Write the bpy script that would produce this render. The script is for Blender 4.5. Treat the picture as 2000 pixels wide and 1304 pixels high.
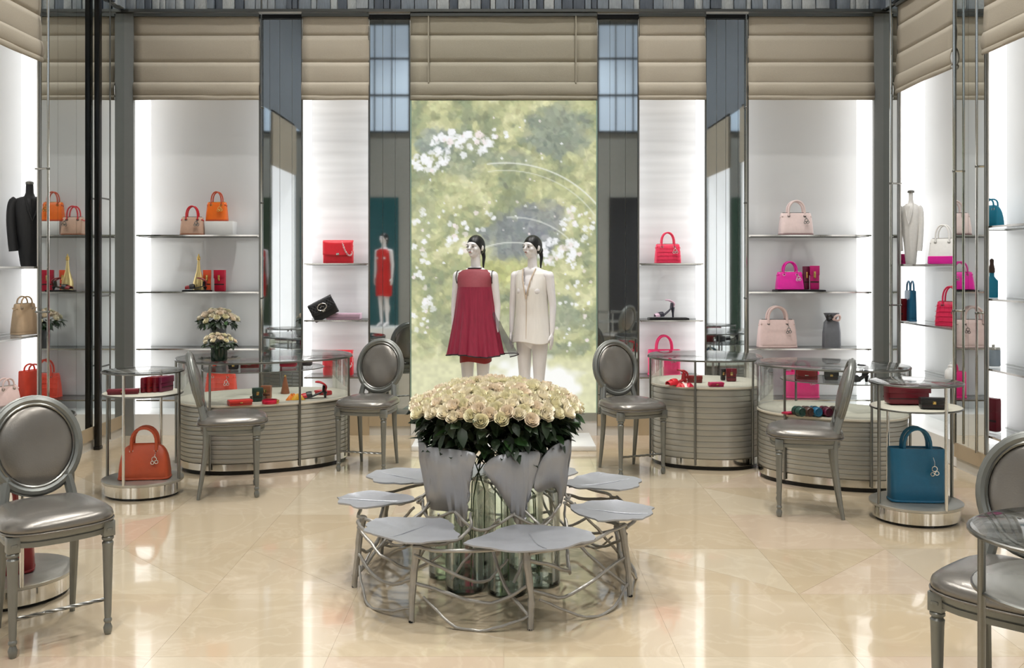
import bpy, bmesh, math, random
import numpy as np
from mathutils import Vector, Matrix, noise as mnoise

# ------------------------------------------------------------------ scene, camera, light
SC = bpy.context.scene
COL = SC.collection
for o in list(bpy.data.objects):
    bpy.data.objects.remove(o)
F, CX, HY, CH = 1800.0, 984.0, 520.0, 1.6          # focal length px, axis px, horizon px, eye height
cam_d = bpy.data.cameras.new('camera')
cam_d.sensor_width = 36.0
cam_d.lens = 36.0 * F / 2000.0
cam_d.shift_x = 16.0 / 2000.0
cam_d.shift_y = -132.0 / 2000.0
cam_d.clip_start = 0.05
cam = bpy.data.objects.new('camera', cam_d)
COL.objects.link(cam)
cam.location = (0, 0, CH)
cam.rotation_euler = (math.radians(90), 0, 0)
SC.camera = cam

world = bpy.data.worlds.new('world')
SC.world = world
world.use_nodes = True
world.node_tree.nodes['Background'].inputs[0].default_value = (0.8, 0.88, 1.0, 1)
world.node_tree.nodes['Background'].inputs[1].default_value = 0.15

vs = SC.view_settings
vs.view_transform = 'Standard'
vs.look = 'None'
vs.gamma = 1.0
vs.use_curve_mapping = False
vs.exposure = 0.0
SC.cycles.transparent_max_bounces = 20
SC.cycles.max_bounces = 9
SC.cycles.diffuse_bounces = 3
SC.cycles.use_adaptive_sampling = True
SC.cycles.adaptive_threshold = 0.1
SC.cycles.adaptive_min_samples = 16
SC.cycles.glossy_bounces = 6
SC.cycles.sample_clamp_indirect = 6.0
SC.cycles.caustics_reflective = False
SC.cycles.caustics_refractive = False

CEIL = 7.6
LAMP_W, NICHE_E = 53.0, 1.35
def ceiling_lamp(x, y, w, r=0.32, col=(1.0, 0.985, 0.955)):
    ld = bpy.data.lights.new('ceiling_downlight', 'AREA')
    ld.shape = 'DISK'; ld.size = r; ld.energy = w; ld.color = col; ld.spread = math.radians(115)
    lo = bpy.data.objects.new('ceiling_downlight', ld); COL.objects.link(lo)
    lo.location = (x, y, CEIL - 0.03)
for ly in (-2.6, 0.2, 2.6, 4.9, 6.9):
    for lx in (-1.6, 1.6):
        ceiling_lamp(lx, ly, LAMP_W)
for lx in (-2.9, -1.2, 1.2, 2.9):
    ceiling_lamp(lx, 7.9, LAMP_W * 0.22, 0.3)

# ------------------------------------------------------------------ helpers
def lin(c):
    r = []
    for v in c[:3]:
        v = v / 255.0
        r.append(v / 12.92 if v <= 0.04045 else ((v + 0.055) / 1.055) ** 2.4)
    return tuple(r)

MATS = {}
def mat(name, rgb, rough=0.5, metal=0.0, var=0.06, scale=14.0, bump=0.0, stretch=(1, 1, 1), coat=0.0,
        emit=0.0, trans=0.0, alpha=1.0, detail=3.0, bscale=None, spec=0.5):
    if name in MATS:
        return MATS[name]
    m = bpy.data.materials.new(name); m.use_nodes = True
    nt = m.node_tree; N = nt.nodes; L = nt.links
    b = N['Principled BSDF']
    tc = N.new('ShaderNodeTexCoord'); mp = N.new('ShaderNodeMapping')
    mp.inputs['Scale'].default_value = stretch
    L.new(tc.outputs['Object'], mp.inputs['Vector'])
    nz = N.new('ShaderNodeTexNoise'); nz.inputs['Scale'].default_value = scale; nz.inputs['Detail'].default_value = detail
    L.new(mp.outputs[0], nz.inputs['Vector'])
    mx = N.new('ShaderNodeMix'); mx.data_type = 'RGBA'
    c = lin(rgb)
    mx.inputs[6].default_value = tuple(max(0, v * (1 - var)) for v in c) + (1,)
    mx.inputs[7].default_value = tuple(min(1, v * (1 + var)) for v in c) + (1,)
    L.new(nz.outputs['Fac'], mx.inputs[0])
    L.new(mx.outputs[2], b.inputs['Base Color'])
    b.inputs['Roughness'].default_value = rough
    b.inputs['Metallic'].default_value = metal
    b.inputs['Coat Weight'].default_value = coat
    b.inputs['Transmission Weight'].default_value = trans
    b.inputs['Specular IOR Level'].default_value = spec
    b.inputs['Alpha'].default_value = alpha
    if emit:
        L.new(mx.outputs[2], b.inputs['Emission Color'])
        b.inputs['Emission Strength'].default_value = emit
    if bump:
        n2 = N.new('ShaderNodeTexNoise'); n2.inputs['Scale'].default_value = bscale or scale * 2; n2.inputs['Detail'].default_value = 4
        L.new(mp.outputs[0], n2.inputs['Vector'])
        bp = N.new('ShaderNodeBump'); bp.inputs['Strength'].default_value = bump; bp.inputs['Distance'].default_value = 0.01
        L.new(n2.outputs['Fac'], bp.inputs['Height']); L.new(bp.outputs[0], b.inputs['Normal'])
    MATS[name] = m
    return m

def glass_mat(name, tint=(0.96, 0.985, 0.975), k=1.0, rough=0.0):
    if name in MATS:
        return MATS[name]
    m = bpy.data.materials.new(name); m.use_nodes = True
    nt = m.node_tree; N = nt.nodes; L = nt.links
    for n in list(N):
        if n.type != 'OUTPUT_MATERIAL':
            N.remove(n)
    out = [n for n in N if n.type == 'OUTPUT_MATERIAL'][0]
    tr = N.new('ShaderNodeBsdfTransparent'); tr.inputs[0].default_value = tuple(tint) + (1,)
    gl = N.new('ShaderNodeBsdfGlossy'); gl.inputs['Roughness'].default_value = rough
    fr = N.new('ShaderNodeFresnel'); fr.inputs[0].default_value = 1.45
    mu = N.new('ShaderNodeMath'); mu.operation = 'MULTIPLY'; mu.inputs[1].default_value = k
    L.new(fr.outputs[0], mu.inputs[0])
    ms = N.new('ShaderNodeMixShader')
    L.new(mu.outputs[0], ms.inputs[0]); L.new(tr.outputs[0], ms.inputs[1]); L.new(gl.outputs[0], ms.inputs[2])
    L.new(ms.outputs[0], out.inputs[0])
    MATS[name] = m
    return m

def sheer_mat(name, rgb, op):
    m = mat(name, rgb, 0.6, var=0.2, scale=60, stretch=(1, 1, 0.1))
    b = m.node_tree.nodes['Principled BSDF']; b.inputs['Alpha'].default_value = op
    return m

class MB:
    """collects verts and faces, then becomes one mesh object"""
    def __init__(s): s.v = []; s.f = []
    def add(s, vs, fs):
        n = len(s.v); s.v += [tuple(p) for p in vs]; s.f += [tuple(i + n for i in f) for f in fs]; return s
    def box(s, x0, x1, y0, y1, z0, z1, b=0.0):
        if x0 > x1: x0, x1 = x1, x0
        if y0 > y1: y0, y1 = y1, y0
        if z0 > z1: z0, z1 = z1, z0
        if b <= 0:
            vs = [(x, y, z) for z in (z0, z1) for y in (y0, y1) for x in (x0, x1)]
            return s.add(vs, [(0, 2, 3, 1), (4, 5, 7, 6), (0, 1, 5, 4), (2, 6, 7, 3), (0, 4, 6, 2), (1, 3, 7, 5)])
        b = min(b, (x1 - x0) * .49, (y1 - y0) * .49, (z1 - z0) * .49)
        bm = bmesh.new(); bmesh.ops.create_cube(bm, size=1)
        for v in bm.verts:
            v.co = ((x0 + x1) / 2 + v.co.x * (x1 - x0), (y0 + y1) / 2 + v.co.y * (y1 - y0), (z0 + z1) / 2 + v.co.z * (z1 - z0))
        bmesh.ops.bevel(bm, geom=list(bm.edges), offset=b, segments=2, profile=0.5, affect='EDGES')
        return s.bm(bm)
    def bm(s, bm, M=None):
        bm.verts.index_update()
        vs = [(M @ v.co) if M else v.co.copy() for v in bm.verts]
        s.add(vs, [[v.index for v in f.verts] for f in bm.faces]); bm.free(); return s
    def rings(s, rs, cap0=True, cap1=True, closed=True):
        n = len(rs[0]); base = len(s.v)
        for r in rs: s.v += [tuple(p) for p in r]
        for k in range(len(rs) - 1):
            for i in range(n if closed else n - 1):
                j = (i + 1) % n
                s.f.append((base + k * n + i, base + k * n + j, base + (k + 1) * n + j, base + (k + 1) * n + i))
        if cap0: s.f.append(tuple(base + i for i in reversed(range(n))))
        if cap1: s.f.append(tuple(base + (len(rs) - 1) * n + i for i in range(n)))
        return s
    def lathe(s, prof, n=24, cx=0, cy=0, sx=1.0, sy=1.0, rot=0.0, cap0=True, cap1=True):
        rs = []
        c, sn = math.cos(rot), math.sin(rot)
        for r, z in prof:
            ring = []
            for i in range(n):
                a = 2 * math.pi * i / n
                x, y = r * sx * math.cos(a), r * sy * math.sin(a)
                ring.append((cx + c * x - sn * y, cy + sn * x + c * y, z))
            rs.append(ring)
        return s.rings(rs, cap0, cap1)
    def tube(s, pts, r, n=8, closed=False, sq=None):
        pts = [Vector(p) for p in pts]; m = len(pts)
        rad = r if isinstance(r, (list, tuple)) else [r] * m
        rs = []; up = None
        for i, p in enumerate(pts):
            if closed: t = pts[(i + 1) % m] - pts[i - 1]
            else: t = pts[min(i + 1, m - 1)] - pts[max(i - 1, 0)]
            t.normalize()
            if up is None:
                up = Vector((0, 0, 1)) if abs(t.z) < 0.9 else Vector((0, 1, 0))
            a = (up - t * up.dot(t))
            if a.length < 1e-5: a = t.orthogonal()
            a.normalize(); up = a; b = t.cross(a)
            kx, ky = sq if sq else (1, 1)
            rs.append([p + a * (math.cos(2 * math.pi * k / n) * rad[i] * kx) + b * (math.sin(2 * math.pi * k / n) * rad[i] * ky) for k in range(n)])
        if closed:
            rs.append(rs[0]); return s.rings(rs, False, False)
        return s.rings(rs)
    def prism(s, poly, z0, z1):
        return s.rings([[(p[0], p[1], z0) for p in poly], [(p[0], p[1], z1) for p in poly]])
    def ell(s, c, rad, n=16, m=10, M=None):
        rs = []
        for k in range(1, m):
            ph = math.pi * k / m
            ring = []
            for i in range(n):
                a = 2 * math.pi * i / n
                p = Vector((rad[0] * math.sin(ph) * math.cos(a), rad[1] * math.sin(ph) * math.sin(a), -rad[2] * math.cos(ph)))
                if M: p = M @ p
                ring.append(Vector(c) + p)
            rs.append(ring)
        return s.rings(rs)
    def grid(s, fn, nu, nv):
        base = len(s.v)
        for j in range(nv + 1):
            for i in range(nu + 1):
                s.v.append(tuple(fn(i / nu, j / nv)))
        for j in range(nv):
            for i in range(nu):
                a = base + j * (nu + 1) + i
                s.f.append((a, a + 1, a + nu + 2, a + nu + 1))
        return s
    def xf(s, M):
        s.v = [tuple(M @ Vector(p)) for p in s.v]; return s
    def mesh(s, name, smooth=True, ang=38):
        me = bpy.data.meshes.new(name)
        me.from_pydata(s.v, [], s.f); me.validate()
        bm = bmesh.new(); bm.from_mesh(me)
        bmesh.ops.recalc_face_normals(bm, faces=bm.faces); bm.to_mesh(me); bm.free()
        if smooth:
            me.polygons.foreach_set('use_smooth', [True] * len(me.polygons))
            me.set_sharp_from_angle(angle=math.radians(ang))
        return me
    def build(s, name, m, parent=None, smooth=True, ang=38):
        me = s.mesh(name, smooth, ang)
        return link(name, me, m, parent)

def link(name, me, m=None, parent=None, loc=None, rot=None, scale=None):
    o = bpy.data.objects.new(name, me)
    if m is not None and me is not None and not me.materials: me.materials.append(m)
    COL.objects.link(o)
    if parent: o.parent = parent
    if loc: o.location = loc
    if rot: o.rotation_euler = rot
    if scale: o.scale = scale
    return o
def copy_tree(o, parent=None):
    c = o.copy(); COL.objects.link(c); c.parent = parent
    for ch in list(o.children): copy_tree(ch, c)
    return c
def tag(o, label, cat, group=None):
    o['label'] = label; o['category'] = cat
    if group: o['group'] = group
    return o
def thing(name, label, cat, loc=(0, 0, 0), rz=0.0, group=None):
    o = bpy.data.objects.new(name, None); COL.objects.link(o)
    o.empty_display_size = 0.1
    o.location = loc; o.rotation_euler = (0, 0, rz)
    return tag(o, label, cat, group)
def struct(o):
    o['kind'] = 'structure'; return o
def sempty(name, parent=None, loc=(0, 0, 0), rz=0.0):
    o = bpy.data.objects.new(name, None); COL.objects.link(o); o.location = loc; o.rotation_euler = (0, 0, rz)
    if parent: o.parent = parent
    else: o['kind'] = 'structure'
    return o
def cr(pts, n=6):
    """Catmull-Rom through pts"""
    P = [Vector(p) for p in pts]; P = [2 * P[0] - P[1]] + P + [2 * P[-1] - P[-2]]; out = []
    for i in range(1, len(P) - 2):
        for k in range(n):
            t = k / n
            out.append(0.5 * (2 * P[i] + (P[i + 1] - P[i - 1]) * t + (2 * P[i - 1] - 5 * P[i] + 4 * P[i + 1] - P[i + 2]) * t * t
                              + (3 * P[i] - P[i - 1] - 3 * P[i + 1] + P[i + 2]) * t ** 3))
    out.append(P[-2]); return out
def face_rz(fx, fy):       # heading of a thing whose front is local -Y
    return math.atan2(fx, -fy)

# ------------------------------------------------------------------ materials
M_white = mat('white_lacquer', (236, 236, 234), 0.35, var=0.03)
M_wall = mat('wall_plaster', (214, 212, 206), 0.6, var=0.04, bump=0.05)
M_niche = mat('niche_satin', (226, 227, 227), 0.45, var=0.03, scale=2)
M_streak = mat('niche_brushed_plaster', (226, 227, 228), 0.4, var=0.16, scale=3.2, stretch=(0.35, 1, 5.0), detail=1.5)
M_ceil = mat('ceiling_paint', (225, 222, 214), 0.7, var=0.02)
M_linen = mat('linen', (180, 171, 155), 0.85, var=0.08, scale=60, stretch=(1, 1, 4), bump=0.25, bscale=120)
M_linen_g = mat('linen_grey', (158, 152, 136), 0.85, var=0.08, scale=60, stretch=(1, 1, 4), bump=0.25, bscale=120)
M_mirror = mat('mirror_silver', (232, 236, 235), 0.025, 1.0, var=0.02, scale=2)
M_mirror_d = mat('antique_mirror', (204, 210, 214), 0.028, 1.0, var=0.06, scale=3)
M_chrome = mat('chrome', (214, 212, 206), 0.12, 1.0, var=0.03)
M_steel = mat('brushed_steel', (128, 128, 124), 0.28, 1.0, var=0.06, stretch=(1, 1, 20))
M_black = mat('black_metal', (14, 14, 13), 0.25, 0.3, var=0.1)
M_glass = glass_mat('clear_glass', (0.975, 0.99, 0.985), 0.8)
M_vglass = glass_mat('vase_glass', (0.965, 0.985, 0.972), 0.55, 0.02)
M_tan = mat('tan_stone', (178, 160, 132), 0.35, var=0.08, scale=5)
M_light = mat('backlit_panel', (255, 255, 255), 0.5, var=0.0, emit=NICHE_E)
M_lightl = mat('led_strip', (255, 252, 245), 0.5, var=0.0, emit=1.7)
M_jamb_fill = mat('jamb_fill_glow', (250, 250, 250), 0.5, var=0.0, emit=NICHE_E * .5)  # weak glow added to the second jamb to brighten the niche
# ------------------------------------------------------------------ room shell
D, SX, RC = 8.74, 3.6, 0.37            # back wall plane, side wall plane, niche depth
ZB, ZT, ZN = 3.17, 3.99, 0.2           # blind bottom, lintel, niche floor
REAR = -4.0
rnd = random.Random(7)

def wpos(side, u, v=0.0, z=0.0):
    if side == 'B': return (u, D + v, z)
    if side == 'R': return (SX + v, u, z)
    return (-SX - v, u, z)
RZ = {'B': 0.0, 'R': -math.pi / 2, 'L': math.pi / 2}

def floor_mat(name, rgb):
    m = mat(name, rgb, 0.10, var=0.07, scale=1.6, detail=6, spec=0.6, coat=0.6)
    m.node_tree.nodes['Principled BSDF'].inputs['Coat Roughness'].default_value = 0.035
    nt = m.node_tree; N = nt.nodes; L = nt.links
    b = N['Principled BSDF']
    src = b.inputs['Base Color'].links[0].from_socket
    geo = N.new('ShaderNodeNewGeometry')
    nz = N.new('ShaderNodeTexNoise'); nz.inputs['Scale'].default_value = 2.2; nz.inputs['Detail'].default_value = 8; nz.inputs['Distortion'].default_value = 1.8
    L.new(geo.outputs['Position'], nz.inputs['Vector'])
    rp = N.new('ShaderNodeValToRGB'); rp.color_ramp.elements[0].position = 0.46; rp.color_ramp.elements[1].position = 0.54
    rp.color_ramp.elements[0].color = (0, 0, 0, 1); rp.color_ramp.elements[1].color = (0, 0, 0, 1)
    e = rp.color_ramp.elements.new(0.5); e.color = (0.12, 0.12, 0.12, 1)
    L.new(nz.outputs['Fac'], rp.inputs[0])
    mx = N.new('ShaderNodeMix'); mx.data_type = 'RGBA'
    L.new(rp.outputs[0], mx.inputs[0]); L.new(src, mx.inputs[6]); mx.inputs[7].default_value = lin((244, 230, 206)) + (1,)
    L.new(mx.outputs[2], b.inputs['Base Color'])
    return m
FT = [floor_mat('marble_cream', (200, 183, 156)), floor_mat('marble_sand', (197, 180, 152)), floor_mat('marble_rose', (201, 181, 157)),
      floor_mat('marble_ivory', (203, 188, 162)), floor_mat('marble_honey', (195, 177, 148))]
floor = struct(MB().box(-SX - 0.6, SX + 0.6, REAR - 0.2, D + 0.6, -0.1, -0.003).build('floor', FT[1]))
TS = 0.72
tg = 0.0005
sq_me = {}
def tile_mesh(kind, m):
    k = (kind, m.name)
    if k in sq_me: return sq_me[k]
    h = TS / 2 - tg; t = tg * 1.5
    poly = {'s': [(-h, -h), (h, -h), (h, h), (-h, h)], 'a': [(-h, -h), (h - t, -h), (-h, h - t)], 'b': [(h, h), (-h + t, h), (h, -h + t)]}[kind]
    me = MB().prism(poly, -0.003, 0.0).mesh('slab', False); me.materials.append(m); sq_me[k] = me; return me
ny = 0
y = 0.9 + TS / 2
while y < D + 0.3:
    x = -SX + TS / 2
    while x < SX:
        if rnd.random() < 0.2:
            r = rnd.choice((0, math.pi / 2))
            link('slab', tile_mesh('a', rnd.choice(FT)), None, floor, (x, y, 0), (0, 0, r))
            link('slab', tile_mesh('b', rnd.choice(FT)), None, floor, (x, y, 0), (0, 0, r))
        else:
            link('slab', tile_mesh('s', rnd.choice(FT)), None, floor, (x, y, 0), (0, 0, rnd.choice((0, math.pi / 2, math.pi))))
        x += TS
    y += TS
ceiling = struct(MB().box(-SX - 0.6, SX + 0.6, REAR - 0.2, D + 0.6, CEIL, CEIL + 0.1).build('ceiling', M_ceil))

# walls: niches alternate with mirrored piers
wall_back = sempty('wall_back'); wall_left = sempty('wall_left'); wall_right = sempty('wall_right')
WALL = {'B': wall_back, 'L': wall_left, 'R': wall_right}
def wbox(side, u0, u1, v0, v1, z0, z1, name, m, b=0):
    p, q = wpos(side, u0, v0, z0), wpos(side, u1, v1, z1)
    return MB().box(p[0], q[0], p[1], q[1], z0, z1, b).build(name, m, WALL[side], smooth=b > 0)

def niche(side, u0, u1, lit=(-1,), streak=False, fp=None):
    w = u1 - u0; uc = (u0 + u1) / 2
    e = sempty('niche', WALL[side], wpos(side, uc), RZ[side])
    h = w / 2
    MB().box(-h, h, RC, RC + 0.04, ZN, ZT).build('back_panel', M_streak if streak else M_niche, e, False)
    for s in (-1, 1):
        a, b = s * h, s * (h - 0.012)
        MB().box(min(a, b), max(a, b), 0.012, RC, ZN, ZT).build('jamb', M_light if s in lit else M_jamb_fill, e, False)
    MB().box(-h, h, 0.013 if fp else -0.01, RC + 0.04, 0.0, ZN).build('plinth', M_tan if streak else M_white, e, False)
    MB().box(-h, h, 0.0, RC + 0.04, ZT, ZT + 0.05).build('soffit', M_niche, e, False)
    MB().box(-h + .03, h - .03, 0.07, 0.10, ZT - 0.03, ZT - 0.002).build('light_strip', M_lightl, e, False)
    return e

def blind(side, u0, u1, label, m, group='roman blinds above the niches', v=-0.012):
    w = u1 - u0
    t = thing('roman_blind', label, 'blind', wpos(side, (u0 + u1) / 2, v, ZB), RZ[side], group)
    sd = rnd.random() * 50
    def panel(name, z0, z1, yb, bulge, nv=5):
        def fn(a, b):
            x = -w / 2 + w * a
            wv = 0.006 * mnoise.noise((x * 3.1 + sd, b * 2 + z0 * 9, 1.7))
            return (x, yb - bulge * math.sin(math.pi * min(1, b * 1.02)) ** 0.8 + wv, z0 + (z1 - z0) * b + 0.007 * mnoise.noise((x * 2.3 + sd, z0 * 5, 0)) * (1 - b))
        o = MB().grid(fn, max(8, int(w * 12)), nv).build(name, m, t)
        so = o.modifiers.new('thickness', 'SOLIDIFY'); so.thickness = 0.005
        return o
    panel('fabric_panel', 0.606, ZT - ZB, -0.004, 0.005)
    panel('fabric_panel', 0.350, 0.612, -0.008, 0.007)
    panel('fabric_panel', 0.140, 0.358, -0.012, 0.008)
    panel('fold', 0.030, 0.168, -0.022, 0.018)
    panel('hem', 0.0, 0.044, -0.026, 0.008, 4)
    MB().box(-w / 2, w / 2, -0.03, 0.0, ZT - ZB - 0.03, ZT - ZB).build('head_rail', M_steel, t, False)
    return t

def mirror(side, u0, u1, label, n=3, m=None, z0=0.2, hdr=True):
    w = u1 - u0
    t = thing('wall_mirror', label, 'mirror', wpos(side, (u0 + u1) / 2, 0, 0), RZ[side], 'mirrored piers')
    m = m or M_mirror_d
    cuts = [-w / 2 + 0.008] + [(-w / 2) + w * (k + rnd.uniform(-.12, .12)) / n for k in range(1, n)] + [w / 2 - 0.008]
    for a, b in zip(cuts[:-1], cuts[1:]):
        MB().box(a + 0.0015, b - 0.0015, -0.012, -0.002, z0, ZT - (0.055 if hdr else 0)).build('pane', m, t, False)
    for s in (-1, 1):
        MB().box(s * w / 2 - 0.008, s * w / 2 + 0.008, -0.022, -0.002, z0, ZT, 0.002).build('edge_trim', M_steel, t)
    MB().box(-w / 2, w / 2, -0.02, -0.004, 0.09, z0).build('skirting', M_tan, t, False)
    if hdr:
        MB().box(-w / 2, w / 2, -0.035, -0.002, ZT - 0.05, ZT - 0.012).build('header', M_black, t, False)
        MB().box(-w / 2, w / 2, -0.04, -0.002, ZT - 0.012, ZT + 0.004).build('header_bead', M_chrome, t, False)
    return t

# back wall layout (left half, mirrored)
MIRR_LAB = {}
for s in (-1, 1):
    sd = 'left' if s < 0 else 'right'
    def seg(a, b): return (s * b, s * a) if s < 0 else (a, b)
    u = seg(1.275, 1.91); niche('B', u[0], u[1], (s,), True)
    blind('B', u[0], u[1], 'narrow linen roman blind above the slim niche %s of the garden picture' % sd, M_linen)
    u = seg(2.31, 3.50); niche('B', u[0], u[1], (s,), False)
    blind('B', u[0], u[1], 'wide linen roman blind above the back niche with %s' % ('the orange handbag' if s < 0 else 'the pale pink handbags'), M_linen)
    u = seg(0.885, 1.275); wbox('B', u[0], u[1], 0, RC + .1, 0, ZT, 'pier', M_wall)
    mirror('B', u[0], u[1], 'tall grey mirrored pier directly %s of the garden picture' % sd, 3)
    u = seg(1.91, 2.31); wbox('B', u[0], u[1], 0, RC + .1, 0, ZT, 'pier', M_wall)
    mirror('B', u[0], u[1], 'tall mirrored pier between the two %s back niches' % sd, 4)
    u = seg(3.50, 3.60); wbox('B', u[0], u[1], -0.03, RC + .1, 0, ZT, 'corner_post', mat('grey_metal', (142, 144, 142), .35, .3, var=.05))
wbox('B', -SX - .5, SX + .5, 0, 0.2, ZT + 0.05, CEIL, 'lintel', M_wall)
wbox('B', -SX - .5, SX + .5, RC + .04, RC + .14, 0, ZT + .05, 'backing', M_wall)
wbox('B', -.885, .885, 0.02, RC, 0, ZT, 'screen_backing', M_wall)

# glass frieze above the lintel, piece by piece
FR = [mat('frieze_a', (176, 184, 192), 0.18, 0.35, var=0.3, scale=18, stretch=(6, 1, 1)), mat('frieze_b', (146, 156, 168), 0.22, 0.35, var=0.35, scale=14, stretch=(8, 1, 1)),
      mat('frieze_c', (206, 212, 216), 0.15, 0.35, var=0.3, scale=20, stretch=(6, 1, 2)), mat('frieze_d', (108, 116, 128), 0.25, 0.35, var=0.3, scale=16, stretch=(8, 1, 1))]
fr = sempty('trim_1'); fr['label'] = 'frieze of upright silvered glass bars along the top of the back wall'
x = -SX
while x < SX - 0.02:
    w = rnd.uniform(0.05, 0.13); w = min(w, SX - x); dp = rnd.uniform(0.02, 0.07)
    MB().box(x + .003, x + w - .003, D - dp, D + .01, ZT + 0.035, 4.9, 0.006).build('glass_bar', rnd.choice(FR), fr)
    x += w
MB().box(-SX, SX, D - 0.075, D, ZT + 0.004, ZT + 0.03).build('ledge', M_steel, fr, False)

# side walls: (kind, y0, y1)
SIDES = {'L': [('m', 7.13, D, 'wide mirror on the left wall beside the black post'), ('n', 5.95, 7.12, 'linen roman blind over the niche at the left edge', 7.60),
               ('m', 5.35, 5.95, None), ('n', 3.9, 5.35, None), ('m', 3.2, 3.9, None), ('n', 1.6, 3.2, None), ('m', .9, 1.6, None), ('n', -.9, .9, None), ('m', -1.8, -.9, None), ('n', -3.4, -1.8, None)],
         'R': [('m', 8.38, D, 'narrow mirror strip in the right back corner'), ('n', 7.33, 8.38, 'linen roman blind over the niche holding the white dress form', 8.70),
               ('m', 6.86, 7.33, 'mirrored pier between the two niches of the right wall'), ('n', 5.6, 6.86, 'linen roman blind over the niche at the right edge', 7.29),
               ('m', 5.0, 5.6, None), ('n', 3.5, 5.0, None), ('m', 2.8, 3.5, None), ('n', 1.2, 2.8, None), ('m', .4, 1.2, None), ('n', -1.4, .4, None), ('m', -2.2, -1.4, None), ('n', -3.6, -2.2, None)]}
for sd, segs in SIDES.items():
    for sg in segs:
        kind, a, b, lab = sg[:4]; seen = lab is not None
        if kind == 'n':
            far = sg[4] if len(sg) > 4 else b
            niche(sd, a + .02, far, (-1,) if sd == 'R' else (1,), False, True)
            if seen: blind(sd, a, b, lab, M_linen)
            else: wbox(sd, a, b, -0.03, 0.0, ZB, ZT, 'valance', M_linen)
        else:
            wbox(sd, a, b, 0, .012 if seen else RC + .1, 0, ZT, 'pier', M_wall)
            if seen: mirror(sd, a, b, lab, 5 if b - a > 1 else 2, M_mirror, hdr=False)
            else: wbox(sd, a, b, -0.01, 0, 0.2, ZT, 'mirror_face', M_mirror_d)
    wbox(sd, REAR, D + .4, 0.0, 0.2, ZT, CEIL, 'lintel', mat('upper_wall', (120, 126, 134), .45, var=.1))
    wbox(sd, REAR, D + .4, RC + .04, RC + .14, 0, ZT + .05, 'backing', M_wall)
    t2 = sempty('trim_%d' % (2 if sd == 'L' else 3)); t2['label'] = 'frieze of silvered glass bars above the %s wall' % ('left' if sd == 'L' else 'right')
    yy = 5.2
    while yy < D - .1:
        w = rnd.uniform(0.06, 0.14); dp = rnd.uniform(0.02, 0.06)
        p, q = wpos(sd, yy + .003, -dp, 0), wpos(sd, yy + w - .003, .01, 0)
        MB().box(p[0], q[0], p[1], q[1], ZT + .02, 4.9).build('glass_bar', rnd.choice(FR), t2, False); yy += w
# wall behind the photographer (seen only in the mirrors)
wr = struct(MB().box(-SX - .5, SX + .5, REAR - .15, REAR, 0, CEIL).build('wall_rear', mat('rear_wall', (170, 170, 164), 0.5, var=0.1)))
for xx, w, m in ((-2.9, .9, (34, 92, 98)), (-1.5, .7, (60, 78, 58)), (0, 1.3, (40, 40, 42)), (1.5, .8, (70, 96, 80)), (2.9, .9, (52, 52, 54))):
    MB().box(xx - w / 2, xx + w / 2, REAR, REAR + .04, 0.1, 3.2).build('panel', mat('rear_panel_%d' % int(xx * 10 + 50), m, 0.4, var=0.1), wr, False)

# tall daylight windows high on the rear wall
M_sky = mat('daylight_pane', (214, 230, 252), .3, var=.12, scale=.6, emit=.42)
for wi in range(5):
    wn = sempty('window_%d' % (wi + 1), None, (-2.8 + 1.4 * wi, REAR, 0))
    for k in (-1, 0, 1):
        for z0, z1 in ((4.75, 5.55), (5.6, 6.4), (6.45, 7.2)):
            MB().box(-.19 + k * .4, .19 + k * .4, .02, .03, z0, z1).build('pane', M_sky, wn, False)
    for k in (-1.5, -.5, .5, 1.5): MB().box(k * .4 - .012, k * .4 + .012, 0, .06, 4.7, 7.25).build('mullion', M_steel, wn, False)
    for z in (4.72, 5.575, 6.425, 7.22): MB().box(-.62, .62, 0, .06, z - .02, z + .02).build('transom', M_steel, wn, False)
# black upright in front of the left mirror with slim shelf rods
bp = thing('upright_post', 'black floor-to-ceiling upright post in front of the left mirror', 'post', (-3.548, 8.06, 0))
MB().box(-.022, .022, -.03, .03, 0, 4.9, .004).build('shaft', M_black, bp)
MB().box(-.026, .026, -.036, .036, 0, .03, .003).build('foot', M_black, bp)
for yy in (-0.22,):
    MB().tube([(0.015, yy + 0.43, 0.05), (0.015, yy + 0.43, 4.4)], 0.007, 8).build('rod', M_steel, bp)
    for z in (2.2, 1.34, 0.72):
        MB().tube([(0.015, 0.03, z), (0.015, yy + .43, z)], 0.008, 8).build('bracket', M_steel, bp)

def standard(side, u, v, lab, z1=4.4, zs=(4.1, 2.35, 1.25)):
    t = thing('shelf_standard', lab, 'shelf rod', wpos(side, u, v, 0), RZ[side])
    MB().tube([(0, 0, 0.2), (0, 0, z1)], 0.010, 8).build('rod', M_chrome, t)
    for z in zs:
        MB().tube([(0, 0, z), (0.0, -v, z)], 0.008, 8).build('bracket', M_chrome, t)
        MB().ell((0, 0, z), (.014, .014, .014), 8, 6).build('clamp', M_steel, t)
standard('L', 7.08, -0.10, 'slim chrome shelf rod at the edge of the left wall niche')
standard('R', 8.34, -0.10, 'slim chrome shelf rod next to the white dress form')
standard('R', 7.27, -0.05, 'slim chrome shelf rod right of the crimson handbag niche')
standard('R', 6.92, -0.05, 'slim chrome rod left of the niche at the right edge')
standard('B', -2.29, -0.03, 'slim chrome shelf rod right of the orange handbag niche', zs=(3.1, 2.2, 1.3))
standard('B', 2.29, -0.03, 'slim chrome shelf rod left of the pale pink handbag niche', zs=(3.1, 2.2, 1.3))

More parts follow.
